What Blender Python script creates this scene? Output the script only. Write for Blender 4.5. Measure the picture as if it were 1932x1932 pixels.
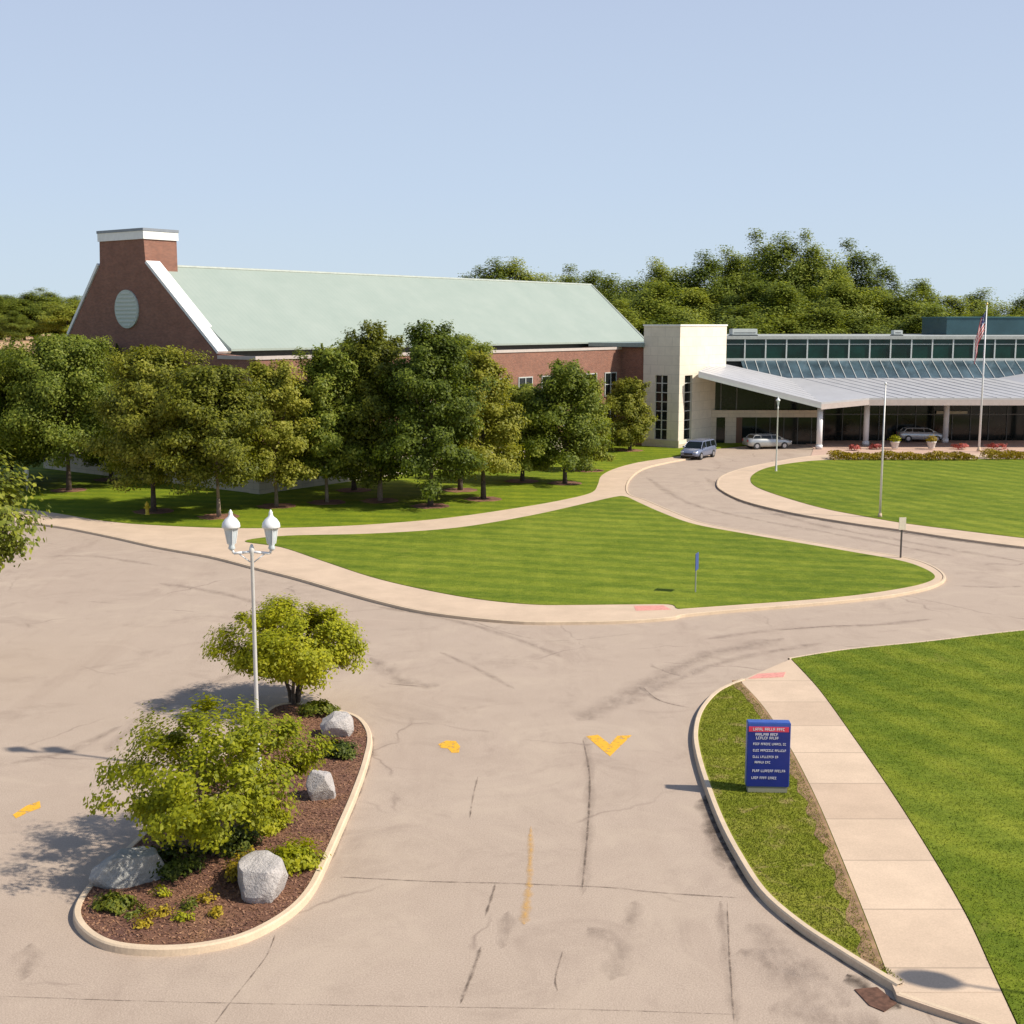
import bpy, bmesh, math, random
import numpy as np
from mathutils import Vector, Matrix
from mathutils.geometry import tessellate_polygon
for o in list(bpy.data.objects): bpy.data.objects.remove(o)
S = bpy.context.scene
COL = S.collection
R = math.radians
# ------------------------------------------------------------------ camera, sky, sun, exposure
F, HZ, CAMH = 2380., 612., 12.0
PITCH = math.atan((966 - HZ) / F); cp, sp = math.cos(PITCH), math.sin(PITCH)
cam = bpy.data.cameras.new('camera'); camo = bpy.data.objects.new('camera', cam); COL.objects.link(camo)
camo.location = (0, 0, CAMH); camo.rotation_euler = (math.pi / 2 - PITCH, 0, 0)
cam.sensor_width = 36; cam.lens = 36 * F / 1932; cam.clip_end = 8000; cam.clip_start = .5
S.camera = camo
SUN = Vector((1.0, -0.33, 1.0)).normalized()
w = bpy.data.worlds.new('World'); S.world = w; w.use_nodes = True
nt = w.node_tree; bg = nt.nodes['Background']; sky = nt.nodes.new('ShaderNodeTexSky')
sky.sky_type = 'NISHITA'; sky.sun_disc = False
sky.sun_elevation = math.asin(SUN.z); sky.sun_rotation = math.atan2(SUN.x, SUN.y)
sky.air_density = 1.0; sky.dust_density = 1.2; sky.ozone_density = 2.5; sky.altitude = 200
# pale summer haze: the lower sky is mixed towards a milky blue
tc = nt.nodes.new('ShaderNodeTexCoord'); sx = nt.nodes.new('ShaderNodeSeparateXYZ'); nt.links.new(tc.outputs['Generated'], sx.inputs[0])
r1 = nt.nodes.new('ShaderNodeValToRGB'); nt.links.new(sx.outputs[2], r1.inputs[0])
el = r1.color_ramp.elements; el[0].position = 0; el[0].color = (.95,) * 3 + (1,); el[1].position = .75; el[1].color = (0, 0, 0, 1)
e2 = el.new(.26); e2.color = (.92,) * 3 + (1,); e3 = el.new(.4); e3.color = (.35,) * 3 + (1,)
r2 = nt.nodes.new('ShaderNodeValToRGB'); nt.links.new(sx.outputs[2], r2.inputs[0])
el = r2.color_ramp.elements; el[0].position = .0; el[0].color = (.44, .53, .60, 1); el[1].position = .27; el[1].color = (.352, .418, .555, 1)
e2 = el.new(.10); e2.color = (.40, .485, .605, 1)
vm = nt.nodes.new('ShaderNodeVectorMath'); vm.operation = 'SCALE'; vm.inputs[3].default_value = 10; nt.links.new(r2.outputs[0], vm.inputs[0])
mx = nt.nodes.new('ShaderNodeMix'); mx.data_type = 'RGBA'; nt.links.new(r1.outputs[0], mx.inputs[0]); nt.links.new(sky.outputs[0], mx.inputs[6]); nt.links.new(vm.outputs[0], mx.inputs[7])
nt.links.new(mx.outputs[2], bg.inputs[0]); bg.inputs[1].default_value = 0.1
sl = bpy.data.lights.new('sun', 'SUN'); sl.energy = 4.2; sl.angle = R(1.2); sl.color = (1, .92, .80)
so = bpy.data.objects.new('sun', sl); COL.objects.link(so); so.rotation_euler = SUN.to_track_quat('Z', 'Y').to_euler()
S.view_settings.view_transform = 'Standard'; S.view_settings.look = 'None'
S.view_settings.exposure = 0.5; S.view_settings.gamma = 1
S.render.engine = 'CYCLES'

# ------------------------------------------------------------------ survey: image row/column of the photo -> place on the ground
def G(u, v, z=0.0):
    a, b = u - 966, 966 - v
    d = (a, F * cp + b * sp, -F * sp + b * cp); t = (z - CAMH) / d[2]
    return Vector((d[0] * t, d[1] * t, z))
def Zv(y, v):
    t = (966 - v) / F
    return CAMH + y * (t * cp - sp) / (cp + t * sp)
def XU(y, u, z):            # world x at distance y, height z for column u
    return (u - 966) / F * (y * cp - (z - CAMH) * sp)

# ------------------------------------------------------------------ tagging
def tag(o, label=None, cat=None, group=None, kind=None):
    if label: o['label'] = label
    if cat: o['category'] = cat
    if group: o['group'] = group
    if kind: o['kind'] = kind
    return o
def empty(name, loc, rz=0, label=None, cat=None, group=None):
    o = bpy.data.objects.new(name, None); COL.objects.link(o); o.location = loc; o.rotation_euler = (0, 0, rz)
    o.empty_display_size = .3
    return tag(o, label, cat, group)
def link(name, me, mat=None, parent=None):
    o = bpy.data.objects.new(name, me); COL.objects.link(o)
    if mat: me.materials.append(mat)
    if parent: o.parent = parent
    return o
def copy_tree(o, parent=None):
    c = o.copy(); COL.objects.link(c)
    if parent: c.parent = parent
    for ch in [x for x in bpy.data.objects if x.parent == o]: copy_tree(ch, c)
    return c

class MB:
    def __init__(s): s.bm = bmesh.new()
    def box(s, x0, x1, y0, y1, z0, z1, bev=0):
        r = bmesh.ops.create_cube(s.bm, size=1)
        vs = r['verts']
        for v in vs: v.co = Vector(((x0 + x1) / 2 + v.co.x * (x1 - x0), (y0 + y1) / 2 + v.co.y * (y1 - y0), (z0 + z1) / 2 + v.co.z * (z1 - z0)))
        if bev:
            es = list({e for v in vs for e in v.link_edges})
            bmesh.ops.bevel(s.bm, geom=es, offset=bev, segments=2, affect='EDGES')
        return s
    def tube(s, p0, p1, r0, r1=None, n=10):
        r1 = r0 if r1 is None else r1
        p0, p1 = Vector(p0), Vector(p1); d = p1 - p0
        M = Matrix.Translation((p0 + p1) / 2) @ d.to_track_quat('Z', 'Y').to_matrix().to_4x4()
        bmesh.ops.create_cone(s.bm, cap_ends=True, segments=n, radius1=r0, radius2=r1, depth=d.length, matrix=M)
        return s
    def lathe(s, prof, c=(0, 0, 0), n=16):
        rings = []
        for r, z in prof:
            rings.append([s.bm.verts.new((c[0] + r * math.cos(2 * math.pi * k / n), c[1] + r * math.sin(2 * math.pi * k / n), c[2] + z)) for k in range(n)])
        for a, b in zip(rings, rings[1:]):
            for k in range(n): s.bm.faces.new((a[k], a[(k + 1) % n], b[(k + 1) % n], b[k]))
        s.bm.faces.new(rings[-1]); s.bm.faces.new(rings[0][::-1])
        return s
    def prism(s, pts, axis, a, b):    # polygon pts (2D) swept along axis from a to b
        def mk(p, t):
            return {'x': (t, p[0], p[1]), 'y': (p[0], t, p[1]), 'z': (p[0], p[1], t)}[axis]
        A = [s.bm.verts.new(mk(p, a)) for p in pts]; B = [s.bm.verts.new(mk(p, b)) for p in pts]
        tris = tessellate_polygon([[Vector((p[0], p[1], 0)) for p in pts]])
        for t in tris:
            s.bm.faces.new([A[i] for i in t]); s.bm.faces.new([B[i] for i in t][::-1])
        n = len(pts)
        for i in range(n): s.bm.faces.new((A[i], A[(i + 1) % n], B[(i + 1) % n], B[i]))
        return s
    def face(s, pts): s.bm.faces.new([s.bm.verts.new(p) for p in pts]); return s
    def build(s, name, mat, parent=None, smooth=False, norm=True):
        if norm: bmesh.ops.recalc_face_normals(s.bm, faces=s.bm.faces)
        me = bpy.data.meshes.new(name); s.bm.to_mesh(me); s.bm.free()
        if smooth:
            for p in me.polygons: p.use_smooth = True
        return link(name, me, mat, parent)

# ------------------------------------------------------------------ materials
def new_mat(name):
    m = bpy.data.materials.new(name); m.use_nodes = True
    return m, m.node_tree, m.node_tree.nodes['Principled BSDF']
def ramp(nt, fac, stops):
    r = nt.nodes.new('ShaderNodeValToRGB'); nt.links.new(fac, r.inputs[0])
    el = r.color_ramp.elements
    while len(el) < len(stops): el.new(.5)
    for e, (p, c) in zip(el, stops): e.position = p; e.color = (*c, 1)
    return r.outputs[0]
def noise(nt, vec, scale, detail=4, rough=.6, dist=0):
    n = nt.nodes.new('ShaderNodeTexNoise'); n.inputs['Scale'].default_value = scale
    n.inputs['Detail'].default_value = detail; n.inputs['Roughness'].default_value = rough; n.inputs['Distortion'].default_value = dist
    if vec: nt.links.new(vec, n.inputs['Vector'])
    return n.outputs['Fac']
def coord(nt, kind='Object', scale=(1, 1, 1), rot=0):
    t = nt.nodes.new('ShaderNodeTexCoord'); m = nt.nodes.new('ShaderNodeMapping')
    m.inputs['Scale'].default_value = scale; m.inputs['Rotation'].default_value = (0, 0, rot)
    nt.links.new(t.outputs[kind], m.inputs[0]); return m.outputs[0]
def mix(nt, fac, a, b, mode='MIX'):
    m = nt.nodes.new('ShaderNodeMix'); m.data_type = 'RGBA'; m.blend_type = mode
    for i, x in ((0, fac), (6, a), (7, b)):
        if isinstance(x, (float, int)): m.inputs[i].default_value = x
        elif isinstance(x, tuple): m.inputs[i].default_value = (*x, 1)
        else: nt.links.new(x, m.inputs[i])
    return m.outputs[2]
def bump(nt, b, h, strength=.3, dist=.02):
    n = nt.nodes.new('ShaderNodeBump'); n.inputs['Strength'].default_value = strength; n.inputs['Distance'].default_value = dist
    nt.links.new(h, n.inputs['Height']); nt.links.new(n.outputs[0], b.inputs['Normal'])
def plain(name, c, rough=.6, metal=0, var=.12, scale=3, spec=.5):
    m, nt, b = new_mat(name)
    v = coord(nt); f = noise(nt, v, scale)
    lo = tuple(x * (1 - var) for x in c); hi = tuple(min(1, x * (1 + var)) for x in c)
    nt.links.new(ramp(nt, f, [(.3, lo), (.7, hi)]), b.inputs['Base Color'])
    b.inputs['Roughness'].default_value = rough; b.inputs['Metallic'].default_value = metal
    b.inputs['Specular IOR Level'].default_value = spec
    return m

def m_road():
    m, nt, b = new_mat('asphalt')
    v = coord(nt); big = noise(nt, v, .07, 5, .6, .6); mid = noise(nt, v, .9, 5, .65); fine = noise(nt, v, 30, 3, .7)
    c = ramp(nt, big, [(.3, (.345, .258, .20)), (.52, (.40, .318, .245)), (.72, (.45, .36, .28))])
    c = mix(nt, .5, c, ramp(nt, mid, [(.3, (.35, .275, .21)), (.7, (.45, .358, .28))]))
    c = mix(nt, .5, c, ramp(nt, fine, [(.3, (.22, .17, .13)), (.7, (.58, .46, .37))]))
    # long wear bands and blotches
    v2 = coord(nt, 'Object', (.5, .06, 1), R(-8)); st = noise(nt, v2, 1.2, 5, .65, .3)
    c = mix(nt, ramp(nt, st, [(.55, (0, 0, 0)), (.75, (.35, .35, .35))]), c, (.29, .215, .165))
    bl = noise(nt, v, .35, 7, .75, 1.0)
    c = mix(nt, ramp(nt, bl, [(.52, (0, 0, 0)), (.70, (.5, .5, .5))]), c, (.27, .205, .16))
    lt = noise(nt, v, .23, 7, .7, 1.2)
    c = mix(nt, ramp(nt, lt, [(.5, (0, 0, 0)), (.72, (.5, .5, .5))]), c, (.50, .405, .31))
    # hairline cracks
    vo = nt.nodes.new('ShaderNodeTexVoronoi'); vo.feature = 'DISTANCE_TO_EDGE'; vo.inputs['Scale'].default_value = .11
    vd = nt.nodes.new('ShaderNodeVectorMath'); vd.operation = 'ADD'
    nn = nt.nodes.new('ShaderNodeTexNoise'); nn.inputs['Scale'].default_value = .8; nn.inputs['Detail'].default_value = 6
    nt.links.new(v, nn.inputs['Vector']); nt.links.new(v, vd.inputs[0]); nt.links.new(nn.outputs['Color'], vd.inputs[1])
    nt.links.new(vd.outputs[0], vo.inputs['Vector'])
    cr = ramp(nt, vo.outputs['Distance'], [(0, (.5, .5, .5)), (.006, (0, 0, 0))])
    gate = ramp(nt, noise(nt, v, .2, 3), [(.48, (0, 0, 0)), (.58, (1, 1, 1))])
    cr = mix(nt, 1.0, cr, gate, 'MULTIPLY')
    c = mix(nt, cr, c, (.14, .10, .08))
    nt.links.new(c, b.inputs['Base Color']); b.inputs['Roughness'].default_value = .9; b.inputs['Specular IOR Level'].default_value = .25
    bump(nt, b, fine, .35, .01)
    return m
def m_conc(name='concrete', base=(.56, .425, .305), joints=None, sc=1):
    m, nt, b = new_mat(name)
    v = coord(nt); f = noise(nt, v, .6 * sc, 6, .7); g = noise(nt, v, 25, 3)
    c = ramp(nt, f, [(.28, tuple(x * .84 for x in base)), (.7, tuple(x * 1.1 for x in base))])
    c = mix(nt, .22, c, ramp(nt, g, [(.3, tuple(x * .6 for x in base)), (.7, tuple(min(1, x * 1.3) for x in base))]))
    if joints:
        t = nt.nodes.new('ShaderNodeUVMap'); s = nt.nodes.new('ShaderNodeSeparateXYZ'); nt.links.new(t.outputs[0], s.inputs[0])
        d = nt.nodes.new('ShaderNodeMath'); d.operation = 'DIVIDE'; d.inputs[1].default_value = joints; nt.links.new(s.outputs[1], d.inputs[0])
        fr = nt.nodes.new('ShaderNodeMath'); fr.operation = 'FRACT'; nt.links.new(d.outputs[0], fr.inputs[0])
        j = ramp(nt, fr.outputs[0], [(0, (.75,) * 3), (.018, (.75,) * 3), (.026, (0,) * 3)])
        fl = nt.nodes.new('ShaderNodeMath'); fl.operation = 'FLOOR'; nt.links.new(d.outputs[0], fl.inputs[0])
        wn = nt.nodes.new('ShaderNodeTexWhiteNoise'); wn.noise_dimensions = '1D'; nt.links.new(fl.outputs[0], wn.inputs['W'])
        c = mix(nt, 1.0, c, ramp(nt, wn.outputs[0], [(0, (.90, .88, .87)), (1, (1.06, 1.06, 1.05))]), 'MULTIPLY')
        c = mix(nt, j, c, tuple(x * .6 for x in base))
    nt.links.new(c, b.inputs['Base Color']); b.inputs['Roughness'].default_value = .88; b.inputs['Specular IOR Level'].default_value = .25
    bump(nt, b, g, .2, .006)
    return m
def m_grass(name, stops, rot=.5, patch=None, stripes=.38):
    m, nt, b = new_mat(name)
    v = coord(nt); big = noise(nt, v, .11, 4, .6, .8)
    v2 = coord(nt, 'Object', (1.6, .14, 1), rot); st = noise(nt, v2, .8, 6, .7, .4)
    v3 = coord(nt, 'Object', (.22, 1.3, 1), rot); st2 = noise(nt, v3, 1.2, 5, .7, .4)
    fine = noise(nt, v, 11, 6, .8); mid = noise(nt, v, 1.1, 6, .75, .5)
    c = ramp(nt, big, stops)
    c = mix(nt, .4, c, ramp(nt, st, stops)); c = mix(nt, .4, c, ramp(nt, st2, stops)); c = mix(nt, .35, c, ramp(nt, mid, stops))
    wv = nt.nodes.new('ShaderNodeTexWave'); wv.bands_direction = 'Y'; wv.inputs['Scale'].default_value = .16; wv.inputs['Distortion'].default_value = 2.5; wv.inputs['Detail'].default_value = 3; wv.inputs['Detail Scale'].default_value = .6
    nt.links.new(coord(nt, 'Object', (1, 1, 1), rot), wv.inputs[0])
    c = mix(nt, stripes, c, mix(nt, 1.0, c, ramp(nt, wv.outputs['Fac'], [(.25, (.66, .78, .8)), (.75, (1.32, 1.2, 1.3))]), 'MULTIPLY'))
    c = mix(nt, .55, c, mix(nt, 1.0, c, ramp(nt, fine, [(.3, (.35, .38, .4)), (.7, (1.7, 1.6, 1.5))]), 'MULTIPLY'))
    if patch:
        pn = noise(nt, v, .9, 6, .75, .8)
        c = mix(nt, ramp(nt, pn, [(.54, (0,) * 3), (.66, (.8,) * 3)]), c, patch)
    else:
        pn = noise(nt, v, .33, 6, .75, .8)
        c = mix(nt, ramp(nt, pn, [(.60, (0,) * 3), (.76, (.4,) * 3)]), c, (.30, .25, .06))
    nt.links.new(c, b.inputs['Base Color']); b.inputs['Roughness'].default_value = .95; b.inputs['Specular IOR Level'].default_value = .15
    bump(nt, b, fine, .8, .05)
    return m
def m_leaf(name, dark, mid_, light, trans=.35):
    m, nt, b = new_mat(name)
    v = coord(nt); n1 = noise(nt, v, .9, 3)
    g = nt.nodes.new('ShaderNodeNewGeometry')
    oi = nt.nodes.new('ShaderNodeObjectInfo')
    add = nt.nodes.new('ShaderNodeMath'); add.operation = 'MULTIPLY_ADD'
    nt.links.new(g.outputs['Random Per Island'], add.inputs[0]); add.inputs[1].default_value = .45
    m2 = nt.nodes.new('ShaderNodeMath'); m2.operation = 'MULTIPLY_ADD'; nt.links.new(n1, m2.inputs[0]); m2.inputs[1].default_value = .6
    m3 = nt.nodes.new('ShaderNodeMath'); m3.operation = 'MULTIPLY_ADD'; nt.links.new(oi.outputs['Random'], m3.inputs[0]); m3.inputs[1].default_value = .34; m3.inputs[2].default_value = -.17
    nt.links.new(m3.outputs[0], m2.inputs[2]); nt.links.new(m2.outputs[0], add.inputs[2])
    c = ramp(nt, add.outputs[0], [(.22, dark), (.52, mid_), (.85, light)])
    nt.links.new(c, b.inputs['Base Color']); b.inputs['Roughness'].default_value = .55; b.inputs['Specular IOR Level'].default_value = .3
    tr = nt.nodes.new('ShaderNodeBsdfTranslucent'); nt.links.new(mix(nt, 1.0, c, (1.3, 1.25, .5), 'MULTIPLY'), tr.inputs[0])
    ms = nt.nodes.new('ShaderNodeMixShader'); ms.inputs[0].default_value = trans
    out = nt.nodes['Material Output']
    nt.links.new(b.outputs[0], ms.inputs[1]); nt.links.new(tr.outputs[0], ms.inputs[2]); nt.links.new(ms.outputs[0], out.inputs[0])
    return m
def m_brick(name='brick', c1=(.40, .145, .075), c2=(.30, .105, .06)):
    m, nt, b = new_mat(name)
    t = nt.nodes.new('ShaderNodeTexCoord'); s = nt.nodes.new('ShaderNodeSeparateXYZ'); nt.links.new(t.outputs['Object'], s.inputs[0])
    a = nt.nodes.new('ShaderNodeMath'); a.operation = 'ADD'; nt.links.new(s.outputs[0], a.inputs[0]); nt.links.new(s.outputs[1], a.inputs[1])
    cc = nt.nodes.new('ShaderNodeCombineXYZ'); nt.links.new(a.outputs[0], cc.inputs[0]); nt.links.new(s.outputs[2], cc.inputs[1])
    br = nt.nodes.new('ShaderNodeTexBrick'); nt.links.new(cc.outputs[0], br.inputs[0])
    br.inputs['Color1'].default_value = (*c1, 1); br.inputs['Color2'].default_value = (*c2, 1); br.inputs['Mortar'].default_value = (.42, .33, .26, 1)
    br.inputs['Scale'].default_value = 4.2; br.inputs['Mortar Size'].default_value = .012; br.inputs['Brick Width'].default_value = .9; br.inputs['Row Height'].default_value = .32
    n = noise(nt, coord(nt), .8, 5, .7)
    c = mix(nt, 1.0, br.outputs['Color'], ramp(nt, n, [(.25, (.82, .8, .8)), (.75, (1.15, 1.15, 1.15))]), 'MULTIPLY')
    nt.links.new(c, b.inputs['Base Color']); b.inputs['Roughness'].default_value = .9
    return m
def m_roof():
    m, nt, b = new_mat('pale green roof')
    v = coord(nt); f = noise(nt, v, .3, 6, .7)
    c = ramp(nt, f, [(.3, (.262, .315, .278)), (.7, (.305, .352, .312))])
    wv = nt.nodes.new('ShaderNodeTexWave'); wv.bands_direction = 'X'; wv.inputs['Scale'].default_value = .7
    nt.links.new(v, wv.inputs[0])
    c = mix(nt, ramp(nt, wv.outputs['Fac'], [(.90, (0,) * 3), (.98, (.16,) * 3)]), c, (.19, .22, .19))
    nt.links.new(c, b.inputs['Base Color']); b.inputs['Roughness'].default_value = .7; b.inputs['Specular IOR Level'].default_value = .3
    return m
def m_stone(name, c, block=(1.2, .6)):
    m, nt, b = new_mat(name)
    t = nt.nodes.new('ShaderNodeTexCoord'); s = nt.nodes.new('ShaderNodeSeparateXYZ'); nt.links.new(t.outputs['Object'], s.inputs[0])
    a = nt.nodes.new('ShaderNodeMath'); a.operation = 'ADD'; nt.links.new(s.outputs[0], a.inputs[0]); nt.links.new(s.outputs[1], a.inputs[1])
    cc = nt.nodes.new('ShaderNodeCombineXYZ'); nt.links.new(a.outputs[0], cc.inputs[0]); nt.links.new(s.outputs[2], cc.inputs[1])
    br = nt.nodes.new('ShaderNodeTexBrick'); nt.links.new(cc.outputs[0], br.inputs[0]); br.inputs['Scale'].default_value = 1
    br.inputs['Brick Width'].default_value = block[0]; br.inputs['Row Height'].default_value = block[1]; br.inputs['Mortar Size'].default_value = .015
    br.inputs['Color1'].default_value = (*c, 1); br.inputs['Color2'].default_value = (*[x * .93 for x in c], 1); br.inputs['Mortar'].default_value = (*[x * .7 for x in c], 1)
    n = noise(nt, coord(nt), 1.1, 5, .7)
    nt.links.new(mix(nt, 1.0, br.outputs['Color'], ramp(nt, n, [(.25, (.88,) * 3), (.75, (1.08,) * 3)]), 'MULTIPLY'), b.inputs['Base Color'])
    b.inputs['Roughness'].default_value = .85
    return m
def m_glass(name, c, rough=.08, spec=.8):
    m, nt, b = new_mat(name)
    v = coord(nt); f = noise(nt, v, .5, 3)
    nt.links.new(ramp(nt, f, [(.35, tuple(x * .6 for x in c)), (.7, tuple(x * 1.4 for x in c))]), b.inputs['Base Color'])
    b.inputs['Roughness'].default_value = rough; b.inputs['Specular IOR Level'].default_value = spec
    bump(nt, b, noise(nt, v, .7, 2), .06, .05)
    return m
def m_alpha(name, c, strength, nscale=(1, 1, 1), lo=.4, hi=.62):
    """worn mark lying on the pavement: alpha from a feathered UV and wear noise"""
    m, nt, b = new_mat(name)
    b.inputs['Base Color'].default_value = (*c, 1); b.inputs['Roughness'].default_value = .9; b.inputs['Specular IOR Level'].default_value = .2
    t = nt.nodes.new('ShaderNodeUVMap'); s = nt.nodes.new('ShaderNodeSeparateXYZ'); nt.links.new(t.outputs[0], s.inputs[0])
    def mth(op, a, bb=None):
        n = nt.nodes.new('ShaderNodeMath'); n.operation = op
        for i, x in enumerate((a, bb)):
            if x is None: continue
            if isinstance(x, (int, float)): n.inputs[i].default_value = x
            else: nt.links.new(x, n.inputs[i])
        return n.outputs[0]
    d = mth('ABSOLUTE', mth('SUBTRACT', s.outputs[0], .5)); e = mth('MULTIPLY', mth('SUBTRACT', .5, d), 2.2)
    e = mth('MINIMUM', e, 1.0)
    n = noise(nt, coord(nt, 'Object', nscale), 2.2, 6, .75)
    wr = ramp(nt, n, [(lo, (0,) * 3), (hi, (1,) * 3)])
    a = mth('MULTIPLY', mth('MULTIPLY', e, wr), strength)
    nt.links.new(a, b.inputs['Alpha'])
    return m

M = {}
M['road'] = m_road()
M['conc'] = m_conc()
M['kerb'] = m_conc('kerb concrete', (.60, .47, .33), None, 3)
M['walkj'] = m_conc('jointed concrete', (.575, .44, .32), 2.4)
M['plaza'] = m_conc('pink paving', (.52, .36, .28))
GS = [(.34, (.066, .112, .006)), (.5, (.135, .182, .012)), (.66, (.24, .275, .03))]
GD = [(.28, (.045, .080, .006)), (.5, (.085, .130, .009)), (.72, (.140, .18, .015))]
M['grass'] = m_grass('lawn grass', GS, .35)
M['grass2'] = m_grass('lawn grass bright', GS, 1.05)
M['grassr'] = m_grass('rough grass', [(.34, (.10, .135, .010)), (.5, (.20, .225, .020)), (.66, (.33, .31, .06))], .5, (.40, .30, .13), 0.)
M['grasst'] = m_grass('tree lawn grass', [(.34, (.06, .105, .006)), (.5, (.135, .185, .008)), (.66, (.23, .27, .014))], .2)  # grass colours of the tree lawn, close to the main lawn's greens
def m_mulch():
    m, nt, b = new_mat('mulch'); v = coord(nt); big = noise(nt, v, .55, 6, .7, .5); fn = noise(nt, v, 22, 5, .8)
    c = ramp(nt, big, [(.35, (.135, .062, .045)), (.52, (.19, .092, .055)), (.66, (.30, .16, .08))])
    c = mix(nt, .6, c, mix(nt, 1.0, c, ramp(nt, fn, [(.3, (.3, .3, .3)), (.7, (1.8, 1.7, 1.6))]), 'MULTIPLY'))
    nt.links.new(c, b.inputs['Base Color']); b.inputs['Roughness'].default_value = .95; bump(nt, b, fn, .9, .05); return m
M['mulch'] = m_mulch()
M['mulch2'] = plain('orange mulch', (.27, .135, .06), .95, 0, .5, 5)
M['soil'] = plain('bare soil edge', (.28, .17, .09), .95, 0, .35, 3)
M['brick'] = m_brick('brick', (.262, .112, .072), (.180, .078, .054))
M['roof'] = m_roof()
M['white'] = plain('white coping', (.78, .77, .74), .6, 0, .06)
M['cream'] = m_stone('cream stone', (.72, .65, .53), (1.6, .9))
M['creamb'] = m_stone('limestone base', (.58, .50, .38), (1.1, .45))
M['louvre'] = plain('round louvre', (.46, .50, .44), .6, 0, .08, 9)
M['dark'] = plain('dark trim and recess shade', (.02, .03, .035), .6, 0, .2)
M['teal'] = plain('teal cladding', (.035, .085, .10), .45, .2, .15, .6)
M['gglass'] = m_glass('green glass', (.003, .028, .022), .1, .4)
M['bglass'] = m_glass('blue roof glazing', (.06, .095, .115), .22, .7)
M['dglass'] = m_glass('dark entrance glass', (.010, .014, .013), .1, .35)
M['frame'] = plain('pale frame', (.55, .57, .54), .5, .2, .06)
M['metalroof'] = plain('grey metal roof', (.56, .55, .55), .42, .35, .06, .7)
M['fascia'] = plain('pale fascia', (.50, .43, .39), .55, 0, .08)
M['lampw'] = plain('white painted metal', (.74, .74, .74), .4, 0, .05)
M['lampg'] = plain('lamp glass', (.55, .60, .62), .15, 0, .08, 8)
M['pole'] = plain('pale grey pole', (.62, .60, .57), .45, .2, .08)
M['rock'] = None
M['bark'] = plain('bark', (.085, .062, .045), .95, 0, .4, 12)
M['barkl'] = plain('pale bark', (.24, .18, .13), .95, 0, .35, 12)
M['leafA'] = m_leaf('leaf mid', (.065, .095, .010), (.16, .205, .020), (.33, .35, .05), .45)
M['leafA2'] = m_leaf('leaf olive', (.08, .098, .009), (.20, .215, .018), (.38, .36, .05), .45)
M['leafB'] = m_leaf('leaf far', (.08, .115, .018), (.19, .235, .03), (.38, .40, .06), .42)
M['leafC'] = m_leaf('leaf bright', (.16, .19, .008), (.32, .34, .012), (.52, .50, .025), .5)
M['leafD'] = m_leaf('leaf dark broad', (.06, .08, .008), (.15, .18, .014), (.32, .32, .03))
M['leafY'] = m_leaf('leaf golden', (.17, .12, .006), (.32, .24, .012), (.48, .36, .03))
M['leafS'] = m_leaf('leaf shrub', (.035, .055, .006), (.09, .12, .010), (.2, .21, .02))
M['leafR'] = m_leaf('flower red', (.25, .05, .05), (.45, .10, .09), (.6, .22, .18))
M['yellow'] = None

# ------------------------------------------------------------------ curves on the ground
def smooth(pts, closed=True, k=6):
    P = [Vector(p) for p in pts]; n = len(P); out = []
    rng = range(n) if closed else range(n - 1)
    for i in rng:
        if closed: a, b, c, d = P[(i - 1) % n], P[i], P[(i + 1) % n], P[(i + 2) % n]
        else: a, b, c, d = P[max(i - 1, 0)], P[i], P[i + 1], P[min(i + 2, n - 1)]
        for j in range(k):
            t = j / k
            out.append(.5 * ((2 * b) + (c - a) * t + (2 * a - 5 * b + 4 * c - d) * t * t + (3 * b - a - 3 * c + d) * t ** 3))
    if not closed: out.append(P[-1])
    return out
def gpts(px, z=.13): return [G(u, v, z) for u, v in px]
def slab(name, pts, z0, z1, mat, kind='structure'):
    b = MB(); b.prism([(p.x, p.y) for p in pts], 'z', z1, z0)
    o = b.build(name, mat); o['kind'] = kind; return o
def ribbon(name, left, right, z, mat, z0=None):
    """jointed walk between two rails, uv v = metres along"""
    n = len(left); vs = []; fs = []; uv = []
    L = 0; Ls = []
    for i in range(n):
        if i: L += ((left[i] + right[i]) / 2 - (left[i - 1] + right[i - 1]) / 2).length
        Ls.append(L); vs += [(left[i].x, left[i].y, z), (right[i].x, right[i].y, z)]
    for i in range(n - 1): fs.append((2 * i, 2 * i + 1, 2 * i + 3, 2 * i + 2))
    me = bpy.data.meshes.new(name); me.from_pydata(vs, [], fs); ul = me.uv_layers.new(name='UVMap')
    for p in me.polygons:
        for li in p.loop_indices:
            vi = me.loops[li].vertex_index; ul.data[li].uv = (vi % 2, Ls[vi // 2])
    o = link(name, me, mat); o['kind'] = 'structure'; return o
def kerb(name, path, wd, h, mat, closed, inward=1, z0=0.0):
    """kerb: swept rounded section along path (path is the outer/road edge)"""
    n = len(path); P = [Vector((p.x, p.y, 0)) for p in path]
    sec = [(0, z0 - .05), (.02, z0 + h - .03), (.05, z0 + h), (wd - .01, z0 + h), (wd, z0 + h - .012), (wd, z0 - .05)]
    bm = bmesh.new(); rows = []
    for i in range(n):
        a = P[(i - 1) % n] if closed or i else P[i]; c = P[(i + 1) % n] if closed or i < n - 1 else P[i]
        t = (c - a).normalized(); nn = Vector((-t.y, t.x, 0)) * inward
        rows.append([bm.verts.new((P[i].x + nn.x * s, P[i].y + nn.y * s, z)) for s, z in sec])
    for i in range(n if closed else n - 1):
        A, B = rows[i], rows[(i + 1) % n]
        for k in range(len(sec) - 1): bm.faces.new((A[k], A[k + 1], B[k + 1], B[k]))
    bmesh.ops.recalc_face_normals(bm, faces=bm.faces)
    me = bpy.data.meshes.new(name); bm.to_mesh(me); bm.free()
    o = link(name, me, mat); o['kind'] = 'structure'; return o
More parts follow.
